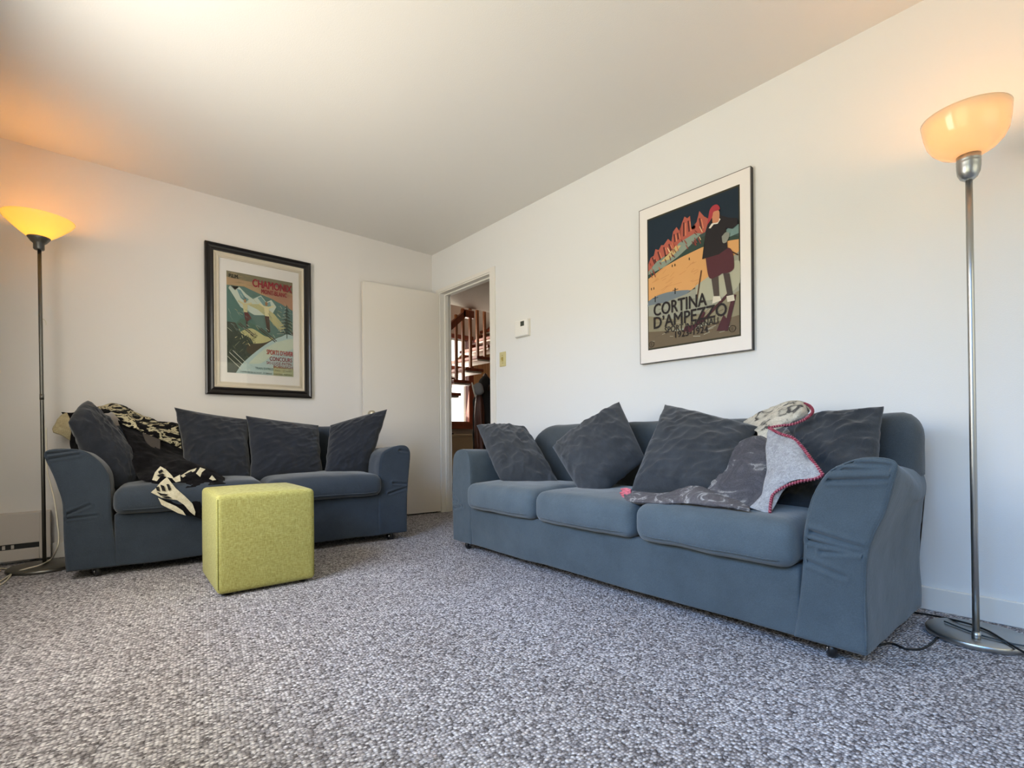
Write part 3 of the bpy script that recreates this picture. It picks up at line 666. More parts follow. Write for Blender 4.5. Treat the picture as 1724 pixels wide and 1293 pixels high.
# ------------------------------------------------------------------ sofas
def arc_len_resample(P, n, closed=True):
    P = np.array(P, float)
    if closed: P = np.vstack([P, P[0]])
    d = np.r_[0, np.cumsum(np.linalg.norm(np.diff(P, axis=0), axis=1))]
    q = np.linspace(0, d[-1], n+1)[:-1] if closed else np.linspace(0, d[-1], n)
    return np.stack([np.interp(q, d, P[:, k]) for k in range(P.shape[1])], 1)
def arm(name, prof, D, m, parent, creases, seed, drop=.035, side=0, lim=0):
    """prof: inner-bottom -> inner up -> apex -> outer down (x,z); lofted front to back, creases on the front face"""
    sm = catmull(prof, 90); n = 110; ring = arc_len_resample([tuple(p) for p in sm], n)
    c = ring.mean(0); c[1] = .33; vs = []; fs = []
    def add(r, y, f=0.0):
        i0 = len(vs)
        for (x, z) in r: vs.append(Vector((x, y, z)))
        return i0
    def shrink(d_):
        out = []
        for k in range(n):
            t = ring[(k+1) % n]-ring[k-1]; nn = np.array([t[1], -t[0]]); nn /= np.linalg.norm(nn)+1e-9
            if np.dot(c-ring[k], nn) < 0: nn = -nn
            out.append(ring[k]+nn*d_)
        return np.array(out)
    st_ = []
    R = 34
    for k in ():
        f = 1-k/(R+1); rr_ = c+(shrink(.014)-c)*f
        st_.append((rr_, 0))
    for a in (0, .25, .5, .75, 1):
        st_.append((shrink(.014*(1-math.sin(a*PI/2))), .014*(1-math.cos(a*PI/2))))
    ys = list(np.linspace(.05, D-.04, 22)); 
    for y in ys: st_.append((ring.copy(), y))
    for a in (.3, .6, 1): st_.append((shrink(.05*(1-math.cos(a*PI/2))), D-.04+.04*math.sin(a*PI/2)))
    idx = [add(r, y) for r, y in st_]
    for a, b in zip(idx[:-1], idx[1:]):
        for k in range(n): fs.append((a+k, a+(k+1) % n, b+(k+1) % n, b+k))
    fs.append([idx[-1]+k for k in range(n)])
    sr = shrink(.014); k0 = int(ring[:, 1].argmax()); i_b = max(range(n), key=lambda q: np.linalg.norm(ring[q]-ring[q-1]) if ring[q][1] < .06 and ring[q-1][1] < .06 else 0)
    b_in = min(range(n), key=lambda q: np.hypot(*(ring[q]-np.array(prof[0])))); b_out = min(range(n), key=lambda q: np.hypot(*(ring[q]-np.array(prof[-1]))))
    lf = [sr[q] for q in range(b_in, k0+1)]; rg = [sr[q % n] for q in range(b_out, k0-1, -1)]
    M, K = 110, 44; lf = arc_len_resample(lf, M, False); rg = arc_len_resample(rg, M, False); g0 = len(vs)
    for i in range(M):
        for j in range(K): q = lf[i]+(rg[i]-lf[i])*j/(K-1); vs.append(Vector((q[0], 0, q[1])))
    for i in range(M-1):
        for j in range(K-1): fs.append((g0+i*K+j, g0+i*K+j+1, g0+(i+1)*K+j+1, g0+(i+1)*K+j))
    for v in vs:
        f = max(0, v.y)/D
        if v.z > .3: v.z -= drop*f*(v.z-.3)/.33
        if side and v.z > .3:
            ex = (v.x-lim) if side > 0 else (lim-v.x)
            if ex > 0: v.x -= side*ex*.85*f
            if ex > -.07 and v.z > .45: v.z -= .62*(ex+.07)*min(1, f*1.6)*min(1, (v.z-.45)/.1)
        if v.y > .02:
            v.x += .006*fbm((v.x, v.y, v.z), 5, seed); v.z += .004*fbm((v.x, v.y, v.z), 4, seed+3)*(v.z > .1)
        v.y += -.004*fbm((v.x*2, v.y, v.z*2), 3, seed+1)
        for (x0, z0, x1, z1, dep, wd) in creases:
            a = Vector((x0, z0)); b = Vector((x1, z1)); p = Vector((v.x, v.z)); t = max(0, min(1, (p-a).dot(b-a)/((b-a).length_squared)))
            dd = (p-(a+(b-a)*t)).length
            if v.y < .03: v.y += 1.5*dep*(math.exp(-(dd/wd)**2)-.45*math.exp(-((dd-wd*1.9)/wd)**2))*(1-.5*t)
    o = mesh(name, vs, fs, m, parent, True)
    pr = shrink(.004); pts = [(x, .006, z) for x, z in pr if z > .055]
    # piping along the front edge (start after the widest gap so the line stays open at the hem)
    gaps = [math.dist(pts[k], pts[k-1]) for k in range(len(pts))]; g = gaps.index(max(gaps)); pts = pts[g:]+pts[:g]
    tube('piping', pts, .0028, m, o, 6)
    return o
def sofa(name, F, label, arms, cushions, back, D, m, mb, seed, seat, mc):
    e = empty(name, F.o, F.ang, label, 'sofa')
    L = F.L; aL, aR = arms
    zs0, zs1 = seat
    # base with skirt
    def fn(v):
        x, y, z = v; f = max(0, 1-y/.1)
        return (x, y-.010*fbm((x, 0, z*2), 2.5, seed)*f-.003*math.sin(x*9+seed)*f*(z < .2)+.012*(1-(z-.04)/.24)*f*0, z+.005*nz((x, y, 0), 4, seed)*(z < .1))
    vs, fs = softbox(.185, L-.185, .004, D-.02, .045, zs0+.004, .012, .025, fn)
    mesh('base', vs, fs, m, e, True)
    arm('arm', aL['prof'], D, m, e, aL['creases'], seed+1, aL.get('drop', .035), -1, 0); arm('arm', aR['prof'], D, m, e, aR['creases'], seed+2, aR.get('drop', .035), 1, L)
    # back
    b0, b1, bz, rl, rt_ = back
    def fb(v):
        x, y, z = v; f = (z-.2)/(bz-.2)
        y += .05*f; zz = z+.006*fbm((x, y, z), 4, seed)*f
        tl = max(0, rl-(x-b0))/rl; tr_ = max(0, rt_-(b1-x))/rt_
        if z > .5: zz -= (1-math.sqrt(max(0, 1-tl*tl)))*rl*.75*(z-.5)/(bz-.5)+(1-math.sqrt(max(0, 1-tr_*tr_)))*rt_*.8*(z-.5)/(bz-.5)
        if z < .55: x = max(.02, min(L-.010, x))
        return (x+.006*nz((x, y, z), 6, seed), y+.008*fbm((x, y, z), 3.5, seed+4), zz)
    vs, fs = softbox(b0, b1, D-.185, D-.05, .06, bz, .062, .03, fb)
    mesh('backrest', vs, fs, mb, e, True)
    for i, (c0, c1) in enumerate(cushions):
        w_ = c1-c0
        def fc(v):
            x, y, z = v; u = (x-(c0+c1)/2)/(w_/2); q = (y-.22)/.27; u = max(-1, min(1, u)); q = max(-1, min(1, q))
            top = (z-zs0)/(zs1-zs0)
            zz = z+.022*(1-u**4)*(1-q**4)*(top if top > .5 else 0)+.005*fbm((x, y, z), 5, seed+i)
            yy = y-.020*(1-u*u)*(1 if y < 0 else 0)*(.4+.6*math.sin(max(0, min(1, top))*PI))+.005*fbm((x, y, z), 6, seed+i+9)
            return (x+.004*fbm((x, y, z), 6, seed+i+5), yy, zz)
        vs, fs = softbox(c0, c1, -.045, .50, zs0, zs1, .048, .02, fc, 5)
        co = mesh('seat_cushion', vs, fs, mc, e, True)
        for zz in (zs0+.028,):   # piped lower seam round front and sides
            pts = []
            for t in np.linspace(0, 1, 60):
                # path: left side back -> front -> right side back
                per = [(c0+.001, .3), (c0+.001, .02), (c0+.045, -.044), (c1-.045, -.044), (c1-.001, .02), (c1-.001, .3)]
            pp = arc_len_resample(per, 60, False)
            for x, y in pp:
                v = fc((x, y, zz)); pts.append((v[0], v[1]+.002, v[2]))
            tube('piping', pts, .0025, m, co, 5)
    for (x, y) in ((.11, .045), (L-.11, .045), (.13, D-.1), (L-.13, D-.1)):
        c_ = lathe('caster', [(.0, -.012), (.020, -.012), (.026, -.008), (.027, 0), (.026, .008), (.020, .012), (0, .012)], BLACKP, e, 20)
        c_.rotation_euler = (0, PI/2, .5); c_.location = (x, y, .027)
        k = lathe('wheel_hub', [(.009, -.014), (.009, .014)], CHROME, c_, 12)
        s_ = lathe('stem', [(.007, .03), (.007, .06)], CHROME, c_, 10); s_.matrix_parent_inverse = c_.matrix_basis.inverted(); s_.location = (x, y, 0)
    return e
# arm profiles in sofa coordinates (x along the length, z up)
def mirror(p, L): return [(L-x, z) for x, z in p][::-1]
LR = FR.L; LL = FL.L
profA = [(LR-.205, .045), (LR-.19, .15), (LR-.178, .265), (LR-.170, .398), (LR-.160, .46), (LR-.143, .515), (LR-.109, .576), (LR-.071, .606), (LR-.016, .629), (LR+.045, .630), (LR+.072, .612), (LR+.064, .565), (LR+.042, .471), (LR+.016, .406), (LR-.001, .335), (LR-.006, .233), (LR-.004, .13), (LR-.004, .045)]
profB = [(.004, .045), (0, .15), (0, .3), (0, .42), (.004, .52), (.018, .580), (.055, .612), (.12, .622), (.17, .600), (.195, .54), (.20, .46), (.20, .35), (.20, .2), (.20, .045)]
profC = [(-.004, .045), (-.011, .2), (-.013, .32), (-.016, .395), (-.030, .46), (-.048, .528), (-.078, .615), (-.076, .645), (-.045, .657), (.02, .657), (.075, .642), (.124, .598), (.156, .545), (.17, .493), (.174, .396), (.176, .3), (.19, .15), (.20, .045)]
profD = [(LL-.2, .045), (LL-.2, .2), (LL-.195, .35), (LL-.195, .46), (LL-.19, .54), (LL-.165, .600), (LL-.11, .630), (LL-.04, .645), (LL+.005, .635), (LL+.028, .59), (LL+.022, .50), (LL+.012, .40), (LL+.004, .3), (LL, .15), (LL, .045)]
crA = [(LR-.09, .613, LR+.055, .606, .010, .007), (LR-.13, .590, LR+.05, .595, .009, .006), (LR-.10, .556, LR+.05, .568, .009, .006), (LR-.15, .39, LR-.005, .36, .010, .008), (LR-.16, .365, LR-.005, .348, .010, .006), (LR-.175, .30, LR-.06, .27, .006, .007), (LR-.12, .335, LR-.02, .345, .006, .006)]
crB = [(.01, .30, .09, .27, .006, .008), (.01, .34, .07, .30, .005, .007), (.03, .25, .12, .27, .005, .008)]
crC = [(-.07, .632, .04, .647, .010, .006), (-.07, .607, .05, .628, .009, .006), (-.015, .325, .09, .372, .010, .006), (-.012, .31, .12, .318, .009, .005)]
crD = [(LL-.10, .39, LL+.01, .375, .009, .006), (LL-.13, .32, LL+.01, .355, .009, .006), (LL-.05, .61, LL+.02, .60, .006, .007)]
sofa('sofa', FR, 'long slate-grey three-seat sofa on casters along the right wall', (dict(prof=profB, creases=crB, drop=.02), dict(prof=profA, creases=crA, drop=.03)), [(.205, .803), (.813, 1.412), (1.420, 2.03)], (.14, LR+.02, .775, .22, .07), .68, SOFA, SOFAB, 1, (.268, .418), CUSH)
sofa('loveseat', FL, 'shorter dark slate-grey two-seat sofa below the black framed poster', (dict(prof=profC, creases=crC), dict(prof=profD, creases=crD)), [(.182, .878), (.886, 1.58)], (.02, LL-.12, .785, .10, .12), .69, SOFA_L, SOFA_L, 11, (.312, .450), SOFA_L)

# ------------------------------------------------------------------ pillows
def pillow(F, corners, T, Tb, m, seed, label, group, wr=.012, sag=.2, pinch=.07, n=64):
    """corners TL TR BR BL as (px, py, depth) on the sofa's own depth planes"""
    c = [F.px(*q) if len(q) == 3 else Vector(q[:3]) for q in corners]
    ctr = sum(c, Vector())/4
    nrm = (c[1]-c[3]).cross(c[0]-c[2]).normalized()
    if nrm.dot(CO-ctr) < 0: nrm = -nrm
    ex = ((c[1]-c[0])+(c[2]-c[3])).normalized(); vs = []; fs = []
    def P_(u, v, s):
        uu_ = u*(1-pinch*(1-v*v)*abs(u)); vv = v*(1-pinch*(1-u*u)*abs(v))
        a, b = (uu_+1)/2, (vv+1)/2
        p = (c[3]*(1-a)+c[2]*a)*(1-b)+(c[0]*(1-a)+c[1]*a)*b
        h = (max(0, 1-u*u)**.62*max(0, 1-v*v)**.62)**.8
        th = (T if s > 0 else Tb)*h*(1-sag*v*.6)
        q = p+nrm*th*s
        # creases: ridged noise, stretched toward corners and edges
        edge = 1-max(abs(u), abs(v)); r = math.atan2(v, u)
        rad = math.hypot(u, v)
        rid = 1-abs(noise.noise(Vector((r*2.6+seed*3.1, rad*1.3, seed*7.7))))*2
        rid2 = 1-abs(noise.noise(Vector((u*2.2+seed, v*5.0-u*2, seed*3.3+4))))*2
        k = min(1, edge*6)
        am = wr*(.55*rid*min(1, rad*1.2)**2+.6*rid2**3*.8+.6*fbm((u*1.6, v*1.6, seed), 1.6, seed))
        q += nrm*s*am*k*1.2 + ex*.006*fbm((u, v, seed), 3, seed+2)*(1-k)
        return q
    g = {}
    ts = [math.sin(q*PI/2)*.35+q*.65 for q in np.linspace(-1, 1, n+1)]
    for s in (1, -1):
        for i in range(n+1):
            for j in range(n+1):
                bd = i in (0, n) or j in (0, n)
                if s < 0 and bd: g[s, i, j] = g[1, i, j]; continue
                g[s, i, j] = len(vs); vs.append(P_(ts[i], ts[j], s))
        for i in range(n):
            for j in range(n): fs.append((g[s, i, j], g[s, i+1, j], g[s, i+1, j+1], g[s, i, j+1]))
    return tag(mesh('throw_pillow', vs, fs, m, None, True, tuple(ctr)), label, 'pillow', group)
GR = 'throw pillows on the long sofa'; GL = 'throw pillows on the loveseat'
pillow(FR, [(803, 716, .20), (884, 719, .46), (946, 824, .34), (842, 808, .08)], .085, .05, PIL, 1, 'dark grey pillow leaning in the far left corner of the long sofa', GR, pinch=-.03, wr=.017)
pillow(FR, [(1042, 676, .44), (1087, 773, .34), (990, 850, .14), (930, 752, .30)], .10, .05, PIL, 2, 'dark grey pillow standing on one corner, second on the long sofa', GR, pinch=.0, wr=.016)
pillow(FR, [(1119, 681, .42), (1275, 718, .44), (1230, 850, .16), (1062, 826, .10)], .09, .05, PIL, 3, 'dark grey pillow left of the grey blanket on the long sofa', GR, pinch=.03, wr=.016)
pillow(FR, [(1330, 700, .52), (1488, 684, .46), (1478, 850, .32), (1290, 872, .24)], .08, .05, PIL, 4, 'dark grey pillow half covered by the grey blanket beside the near sofa arm', GR, pinch=.03, wr=.02)
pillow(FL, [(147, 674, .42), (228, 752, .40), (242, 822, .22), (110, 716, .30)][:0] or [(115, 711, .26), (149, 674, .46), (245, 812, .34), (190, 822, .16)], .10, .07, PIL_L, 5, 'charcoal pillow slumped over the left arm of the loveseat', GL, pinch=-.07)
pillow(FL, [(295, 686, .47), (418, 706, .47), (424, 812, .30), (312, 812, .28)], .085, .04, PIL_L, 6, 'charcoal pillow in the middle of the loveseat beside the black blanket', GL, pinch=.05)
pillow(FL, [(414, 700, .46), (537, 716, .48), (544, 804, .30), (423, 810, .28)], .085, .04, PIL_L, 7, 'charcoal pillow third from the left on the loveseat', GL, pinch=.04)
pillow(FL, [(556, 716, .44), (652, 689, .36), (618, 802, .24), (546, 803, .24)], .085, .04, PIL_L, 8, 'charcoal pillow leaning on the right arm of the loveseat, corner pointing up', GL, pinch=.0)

# ------------------------------------------------------------------ blankets
def patch(F, rows, nu=50, nv=40, amp=.006, seed=0, thick=.005, ns=9):
    R = [catmull([F.px(*q) if len(q) == 3 else q for q in r], nu) for r in rows]
    R = np.array(R); G = np.array([catmull(R[:, i], nv) for i in range(nu)])   # nu x nv x 3
    du = np.gradient(G, axis=0); dv = np.gradient(G, axis=1); Nn = np.cross(du, dv); Nn /= np.linalg.norm(Nn, axis=2, keepdims=True)+1e-9
    C_ = np.array(CO)-G.reshape(-1, 3).mean(0)
    if (Nn.reshape(-1, 3).mean(0)@C_) < 0: Nn = -Nn
    vs = []; fs = []
    for s in (0, 1):
        for i in range(nu):
            for j in range(nv):
                p = G[i, j]; a = amp*fbm(tuple(p), ns, seed, 4); vs.append(Vector(p+Nn[i, j]*(a-(s*thick))))
    I = lambda s, i, j: s*nu*nv+i*nv+j
    for i in range(nu-1):
        for j in range(nv-1):
            fs.append((I(0, i, j), I(0, i+1, j), I(0, i+1, j+1), I(0, i, j+1))); fs.append((I(1, i, j), I(1, i, j+1), I(1, i+1, j+1), I(1, i+1, j)))
    for i in range(nu-1):
        for j in (0, nv-1): fs.append((I(0, i, j), I(0, i+1, j), I(1, i+1, j), I(1, i, j)))
    for j in range(nv-1):
        for i in (0, nu-1): fs.append((I(0, i, j), I(0, i, j+1), I(1, i, j+1), I(1, i, j)))
    return vs, fs
def pmesh(name, F, rows, m, parent, **kw):
    vs, fs = patch(F, rows, **kw); o = mesh(name, vs, fs, m, None, True, tuple(parent.location)); o.parent = parent; o.location = (0, 0, 0); return o
def wool(name, stops, scale, detail=6, dist=1.0, fine=True, mapping=(1, 1, 1)):
    m = bpy.data.materials.new(name); m.use_nodes = True; nt = m.node_tree; b = nt.nodes['Principled BSDF']; b.inputs['Roughness'].default_value = 1; b.inputs['Specular IOR Level'].default_value = .05
    b.inputs['Sheen Weight'].default_value = .04
    tc = N(nt, 'ShaderNodeTexCoord'); mp = N(nt, 'ShaderNodeMapping'); mp.inputs['Scale'].default_value = mapping; nt.links.new(tc.outputs['Object'], mp.inputs[0])
    n = N(nt, 'ShaderNodeTexNoise', Scale=scale, Detail=detail, Distortion=dist, Roughness=.6); nt.links.new(mp.outputs[0], n.inputs['Vector'])
    r = ramp(nt, stops, n.outputs['Fac']); f = N(nt, 'ShaderNodeTexNoise', Scale=260, Detail=2); nt.links.new(tc.outputs['Object'], f.inputs['Vector'])
    rf = ramp(nt, [(.3, (.72, .72, .72)), (.7, (1, 1, 1))], f.outputs['Fac'])
    nt.links.new(mixc(nt, 1, r.outputs[0], rf.outputs[0], 'MULTIPLY'), b.inputs['Base Color'])
    bp = N(nt, 'ShaderNodeBump', Strength=.6, Distance=.003); nt.links.new(f.outputs['Fac'], bp.inputs['Height']); nt.links.new(bp.outputs[0], b.inputs['Normal']); return m
WCREAM = wool('wool_cream_motif', [(.40, (84, 82, 80)), (.46, (190, 184, 168)), (.62, (222, 214, 196)), (.7, (120, 116, 110))], 16)
WDARK = wool('wool_dark_motif', [(.42, (82, 80, 84)), (.55, (96, 94, 97)), (.60, (150, 148, 146)), (.66, (104, 102, 104))], 9, 5, 1.8)
WLIGHT = wool('wool_grey_back', [(.3, (150, 150, 152)), (.7, (184, 184, 186))], 60, 3)
WSTRIP = wool('wool_strip', [(.45, (96, 92, 94)), (.56, (112, 108, 110)), (.60, (176, 174, 172)), (.66, (104, 102, 104))], 11, 5, 1.8)
RSTITCH = mat('red_yarn', (132, 48, 66), .95, bump=.6, bscale=160, var=.3, vscale=90)
STITCHL = mat('pale_red_yarn', (196, 128, 138), .95)
PINKY = mat('pink_yarn', (214, 112, 124), .95, bump=.6, bscale=160, var=.25, vscale=60)
bl = empty('blanket', FR.w(1.75, .2, .43), 0, 'grey wool blanket with cream motifs and red stitched edge on the long sofa', 'blanket')
pmesh('cream_fold', FR, [[(1232, 716, .58), (1262, 703, .56), (1292, 688, .56), (1325, 674, .56), (1350, 676, .58), (1366, 688, .60)],
                         [(1250, 722, .50), (1272, 712, .49), (1296, 700, .47), (1325, 688, .46), (1348, 688, .47), (1360, 695, .5)],
                         [(1272, 724, .40), (1282, 724, .39), (1300, 716, .39), (1322, 706, .40), (1340, 702, .42), (1352, 705, .45)],
                         [(1276, 738, .36), (1284, 746, .35), (1294, 738, .36), (1305, 726, .38), (1322, 718, .40), (1340, 714, .43)]], WCREAM, bl, amp=.012, seed=3)
pmesh('dark_panel', FR, [[(1240, 752, .30), (1262, 738, .33), (1280, 731, .335), (1300, 738, .335)],
                         [(1212, 775, .24), (1245, 766, .23), (1275, 762, .25), (1300, 768, .26)],
                         [(1192, 800, .17), (1232, 800, .14), (1268, 800, .16), (1300, 805, .18)],
                         [(1184, 818, .13), (1222, 836, .08), (1255, 842, .08), (1290, 840, .10)],
                         [(1186, 826, .12), (1220, 846, .06), (1250, 856, .05), (1284, 856, .06)]], WDARK, bl, amp=.016, seed=5)
fl_rows = [[(1294, 720, .32), (1313, 730, .28), (1334, 737, .25), (1350, 752, .22), (1362, 768, .19), (1386, 800, .12)],
           [(1291, 750, .25), (1310, 755, .21), (1330, 762, .18), (1348, 775, .155), (1362, 790, .13), (1378, 803, .11)],
           [(1290, 790, .17), (1303, 795, .14), (1318, 798, .12), (1335, 803, .11), (1345, 806, .10), (1358, 809, .10)],
           [(1280, 832, .10), (1290, 833, .09), (1298, 833, .09), (1306, 829, .10), (1316, 822, .12), (1326, 818, .14)],
           [(1262, 855, .05), (1270, 857, .045), (1278, 860, .04), (1285, 862, .04), (1291, 863, .04), (1296, 864, .04)]]
fl = pmesh('grey_flap', FR, fl_rows, WLIGHT, bl, amp=.010, seed=8)
pmesh('seat_fold', FR, [[(1050, 824, .11), (1080, 828, .10), (1115, 830, .10), (1145, 822, .12), (1165, 816, .13), (1190, 822, .12), (1225, 838, .08), (1262, 850, .05)],
                        [(1050, 832, .05), (1082, 836, .04), (1115, 838, .035), (1145, 834, .04), (1168, 828, .045), (1195, 834, .04), (1225, 845, .03), (1262, 855, .02)],
                        [(1052, 842, .0), (1085, 845, -.01), (1118, 846, -.015), (1146, 846, -.015), (1168, 846, -.015), (1195, 848, -.015), (1228, 853, -.01), (1262, 859, -.005)],
                        [(1054, 848, .02), (1085, 850, .01), (1118, 850, .01), (1146, 850, .01), (1168, 850, .01), (1195, 852, .01), (1228, 856, .01), (1262, 861, .01)]], WSTRIP, bl, amp=.008, seed=9)
def stitched(F, pts, parent, name='stitched_edge', m=RSTITCH, r=.0042):
    Q = [F.px(*q) for q in pts]; C_ = [Vector(p) for p in catmull(Q, len(pts)*26)]; off = parent.location
    vs = []; fs = []
    rad = [r*(1+.35*math.sin(i*1.9)) for i in range(len(C_))]
    C_ = [p-off+(CO-p).normalized()*.006 for p in C_]; v, f = tubeg(C_, rad, 8); o = mesh(name, v, f, m, parent, True)
    acc = 0; sv = []; sf = []
    for a, b in zip(C_[:-1], C_[1:]):
        acc += (b-a).length
        if acc > .009:
            acc = 0; t = (b-a).normalized(); vw = (CO-off-b).normalized(); n_ = t.cross(vw).normalized()
            tv, tf = tubeg([b-n_*.0055+t*.002, b+vw*.0045, b+n_*.0055-t*.002], .0016, 5); q0 = len(sv); sv += tv; sf += [tuple(q+q0 for q in g) for g in tf]
    mesh('blanket_stitch', sv, sf, STITCHL, o, True); return o
stitched(FR, [(1294, 720, .32), (1313, 730, .28), (1334, 737, .25), (1350, 752, .22), (1362, 768, .19), (1386, 800, .12)], bl)
stitched(FR, [(1386, 800, .12), (1372, 806, .105), (1345, 811, .10), (1322, 819, .10), (1303, 831, .09), (1298, 845, .065), (1296, 864, .04)], bl)
stitched(FR, [(1294, 720, .32), (1312, 717, .32), (1335, 714, .33), (1355, 706, .36), (1368, 694, .43), (1364, 684, .52), (1354, 679, .57)], bl)
pmesh('inner_fold', FR, [[(1298, 721, .375), (1318, 719, .40), (1340, 716, .44), (1356, 708, .47)], [(1316, 728, .375), (1326, 728, .38), (1338, 726, .42), (1350, 716, .45)], [(1330, 735, .36), (1336, 734, .37), (1342, 730, .40), (1348, 722, .44)]], WDARK, bl, amp=.004, seed=4, nu=20, nv=16)
pk = []
for k in range(9):
    y = 824+k*2.9
    a = FR.px(1046+2*math.sin(k*2.1), y, .10-.012*k); b = FR.px(1062, y+1, .095-.012*k)
    pk.append((a, b))
bmv = []; bmf = []
for a, b in pk:
    v, f = tubeg([b-bl.location, (a+b)/2-bl.location+Vector((0, 0, .004)), a-bl.location], .0045, 6); o_ = len(bmv); bmv += v; bmf += [tuple(q+o_ for q in g) for g in f]
mesh('pink_edge_yarn', bmv, bmf, PINKY, bl, True)

BCREAM = wool('throw_cream', [(.3, (196, 186, 158)), (.7, (222, 214, 188))], 30, 3)
BTAN = wool('throw_tan_back', [(.3, (166, 152, 118)), (.7, (196, 182, 146))], 20, 3)
BBLACK = wool('throw_black', [(.4, (16, 15, 17)), (.62, (26, 25, 28)), (.72, (48, 44, 42))], 12, 5)
BSTRIPE = wool('throw_black_cream_stripes', [(.44, (18, 17, 19)), (.50, (24, 22, 24)), (.52, (190, 180, 146)), (.60, (206, 196, 164)), (.62, (20, 18, 20))], 6.5, 4, 2.6, mapping=(1, 1, 2.6))
BMOTIF = wool('throw_motif', [(.5, (20, 20, 23)), (.55, (206, 198, 172)), (.66, (222, 214, 190)), (.68, (22, 22, 24))], 10, 2, 1.6)
tb = empty('throw_blanket', FL.w(.5, .3, .45), 0, 'black and cream patterned throw heaped over the left end of the loveseat', 'blanket')
pmesh('tan_corner', FL, [[(112, 694, .60), (104, 698, .60), (96, 706, .58)], [(118, 706, .58), (104, 712, .57), (92, 716, .56)], [(120, 722, .56), (104, 724, .55), (88, 722, .54)], [(118, 742, .55), (106, 734, .54), (90, 728, .53)]], BTAN, tb, nu=20, nv=20, amp=.006)
pmesh('black_drape', FL, [[(103, 694, .61), (120, 694, .61), (138, 690, .60), (160, 684, .60)], [(118, 716, .58), (130, 712, .56), (144, 708, .55), (165, 700, .54)], [(116, 742, .56), (130, 748, .52), (150, 750, .50), (175, 745, .49)], [(118, 758, .55), (130, 770, .50), (150, 790, .46), (180, 800, .44)]], BBLACK, tb, amp=.008, seed=2)
pmesh('striped_fold', FL, [[(160, 688, .60), (188, 677, .60), (215, 688, .60), (245, 700, .60), (270, 708, .60), (300, 714, .59)],
                           [(168, 694, .52), (194, 686, .52), (220, 697, .52), (246, 710, .52), (272, 716, .52), (302, 724, .52)],
                           [(188, 694, .46), (204, 698, .45), (226, 710, .45), (250, 722, .46), (276, 728, .47), (304, 738, .48)],
                           [(208, 712, .42), (220, 718, .42), (238, 728, .43), (258, 738, .43), (282, 744, .45), (306, 756, .47)]], BSTRIPE, tb, amp=.016, seed=6, nu=70)
pmesh('black_heap', FL, [[(200, 706, .45), (222, 716, .45), (246, 726, .46), (275, 734, .47), (312, 744, .49)],
                         [(214, 740, .34), (238, 744, .34), (262, 752, .36), (288, 760, .38), (325, 772, .42)],
                         [(222, 776, .22), (244, 778, .20), (268, 780, .18), (296, 782, .18), (345, 788, .20)],
                         [(234, 806, .04), (252, 808, .02), (280, 806, .02), (310, 804, .03), (368, 804, .05)]], BBLACK, tb, amp=.022, seed=7, nu=60, nv=60, ns=7)
pmesh('charcoal_flap', FL, [[(240, 728, .40), (256, 734, .40), (270, 740, .40)], [(246, 742, .36), (258, 748, .36), (270, 752, .36)], [(254, 752, .33), (264, 758, .33), (269, 762, .33)]], mat('throw_grey_cloth', (66, 60, 56), 1, bump=.3, bscale=160), tb, nu=16, nv=16, amp=.003)
pmesh('seat_ridge', FL, [[(254, 808, .03), (272, 795, .05), (300, 799, .05), (325, 791, .07), (345, 787, .08), (378, 805, .06)],
                         [(252, 818, -.01), (272, 808, .0), (300, 810, .0), (325, 804, .01), (348, 799, .02), (379, 808, .02)],
                         [(256, 828, -.045), (276, 824, -.045), (304, 824, -.045), (328, 820, -.045), (350, 816, -.04), (380, 814, -.03)]], BBLACK, tb, amp=.012, seed=12, nu=60)
pmesh('front_drop', FL, [[(250, 824, .01), (268, 808, .03), (290, 806, .04), (312, 812, .04), (334, 820, .04)],
                         [(254, 830, -.045), (272, 822, -.05), (292, 822, -.05), (314, 828, -.05), (336, 836, -.05)],
                         [(262, 838, -.06), (280, 842, -.062), (298, 844, -.062), (318, 850, -.062), (338, 856, -.06)],
                         [(270, 846, -.06), (288, 856, -.06), (306, 862, -.06), (322, 868, -.06), (340, 874, -.06)]], BBLACK, tb, amp=.004, seed=13, nu=60)
# cream leaf motifs woven into the front drop: thin raised pile on the cloth
def leafs(polys, t, m, parent, name, amp=.003):
    for pl in polys:
        pts = [F_.px(x, y, tt) for (x, y, tt) in pl for F_ in (FL,)]
        bm = bmesh.new(); fr = [bm.verts.new(p-parent.location) for p in pts]; f = bm.faces.new(fr)
        r = bmesh.ops.extrude_face_region(bm, geom=[f]); vv = [q for q in r['geom'] if isinstance(q, bmesh.types.BMVert)]
        for v in vv: v.co -= (CO-(v.co+parent.location)).normalized()*.004
        bmesh.ops.triangulate(bm, faces=bm.faces)
        frombm(name, bm, m, parent)
T_ = -.072
leafs([[(254, 829, T_), (262, 822, T_), (270, 812, T_), (281, 803, T_), (288, 812, T_), (296, 822, T_), (312, 836, T_), (324, 848, T_), (329, 862, T_), (328, 868, T_), (320, 862, T_), (310, 850, T_), (298, 842, T_), (284, 840, T_), (272, 838, T_)],
       [(266, 838, T_), (282, 846, T_), (296, 852, T_), (308, 860, T_), (313, 868, T_), (300, 864, T_), (284, 856, T_), (272, 850, T_)]], 0, BCREAM, tb, 'cream_motif')
T2 = -.078
leafs([[(262, 820, T2), (267, 819, T2), (269, 827, T2), (264, 826, T2)], [(270, 816, T2), (276, 818, T2), (279, 827, T2), (273, 826, T2)], [(280, 815, T2), (284, 815, T2), (288, 824, T2), (284, 826, T2)], [(264, 828, T2), (272, 831, T2), (282, 832, T2), (280, 835, T2), (270, 834, T2)], [(272, 836, T2), (284, 836, T2), (290, 839, T2), (280, 839, T2)]], 0, mat('motif_black', (18, 17, 19), 1), tb, 'black_vein')
M1 = -.055; M2 = -.03
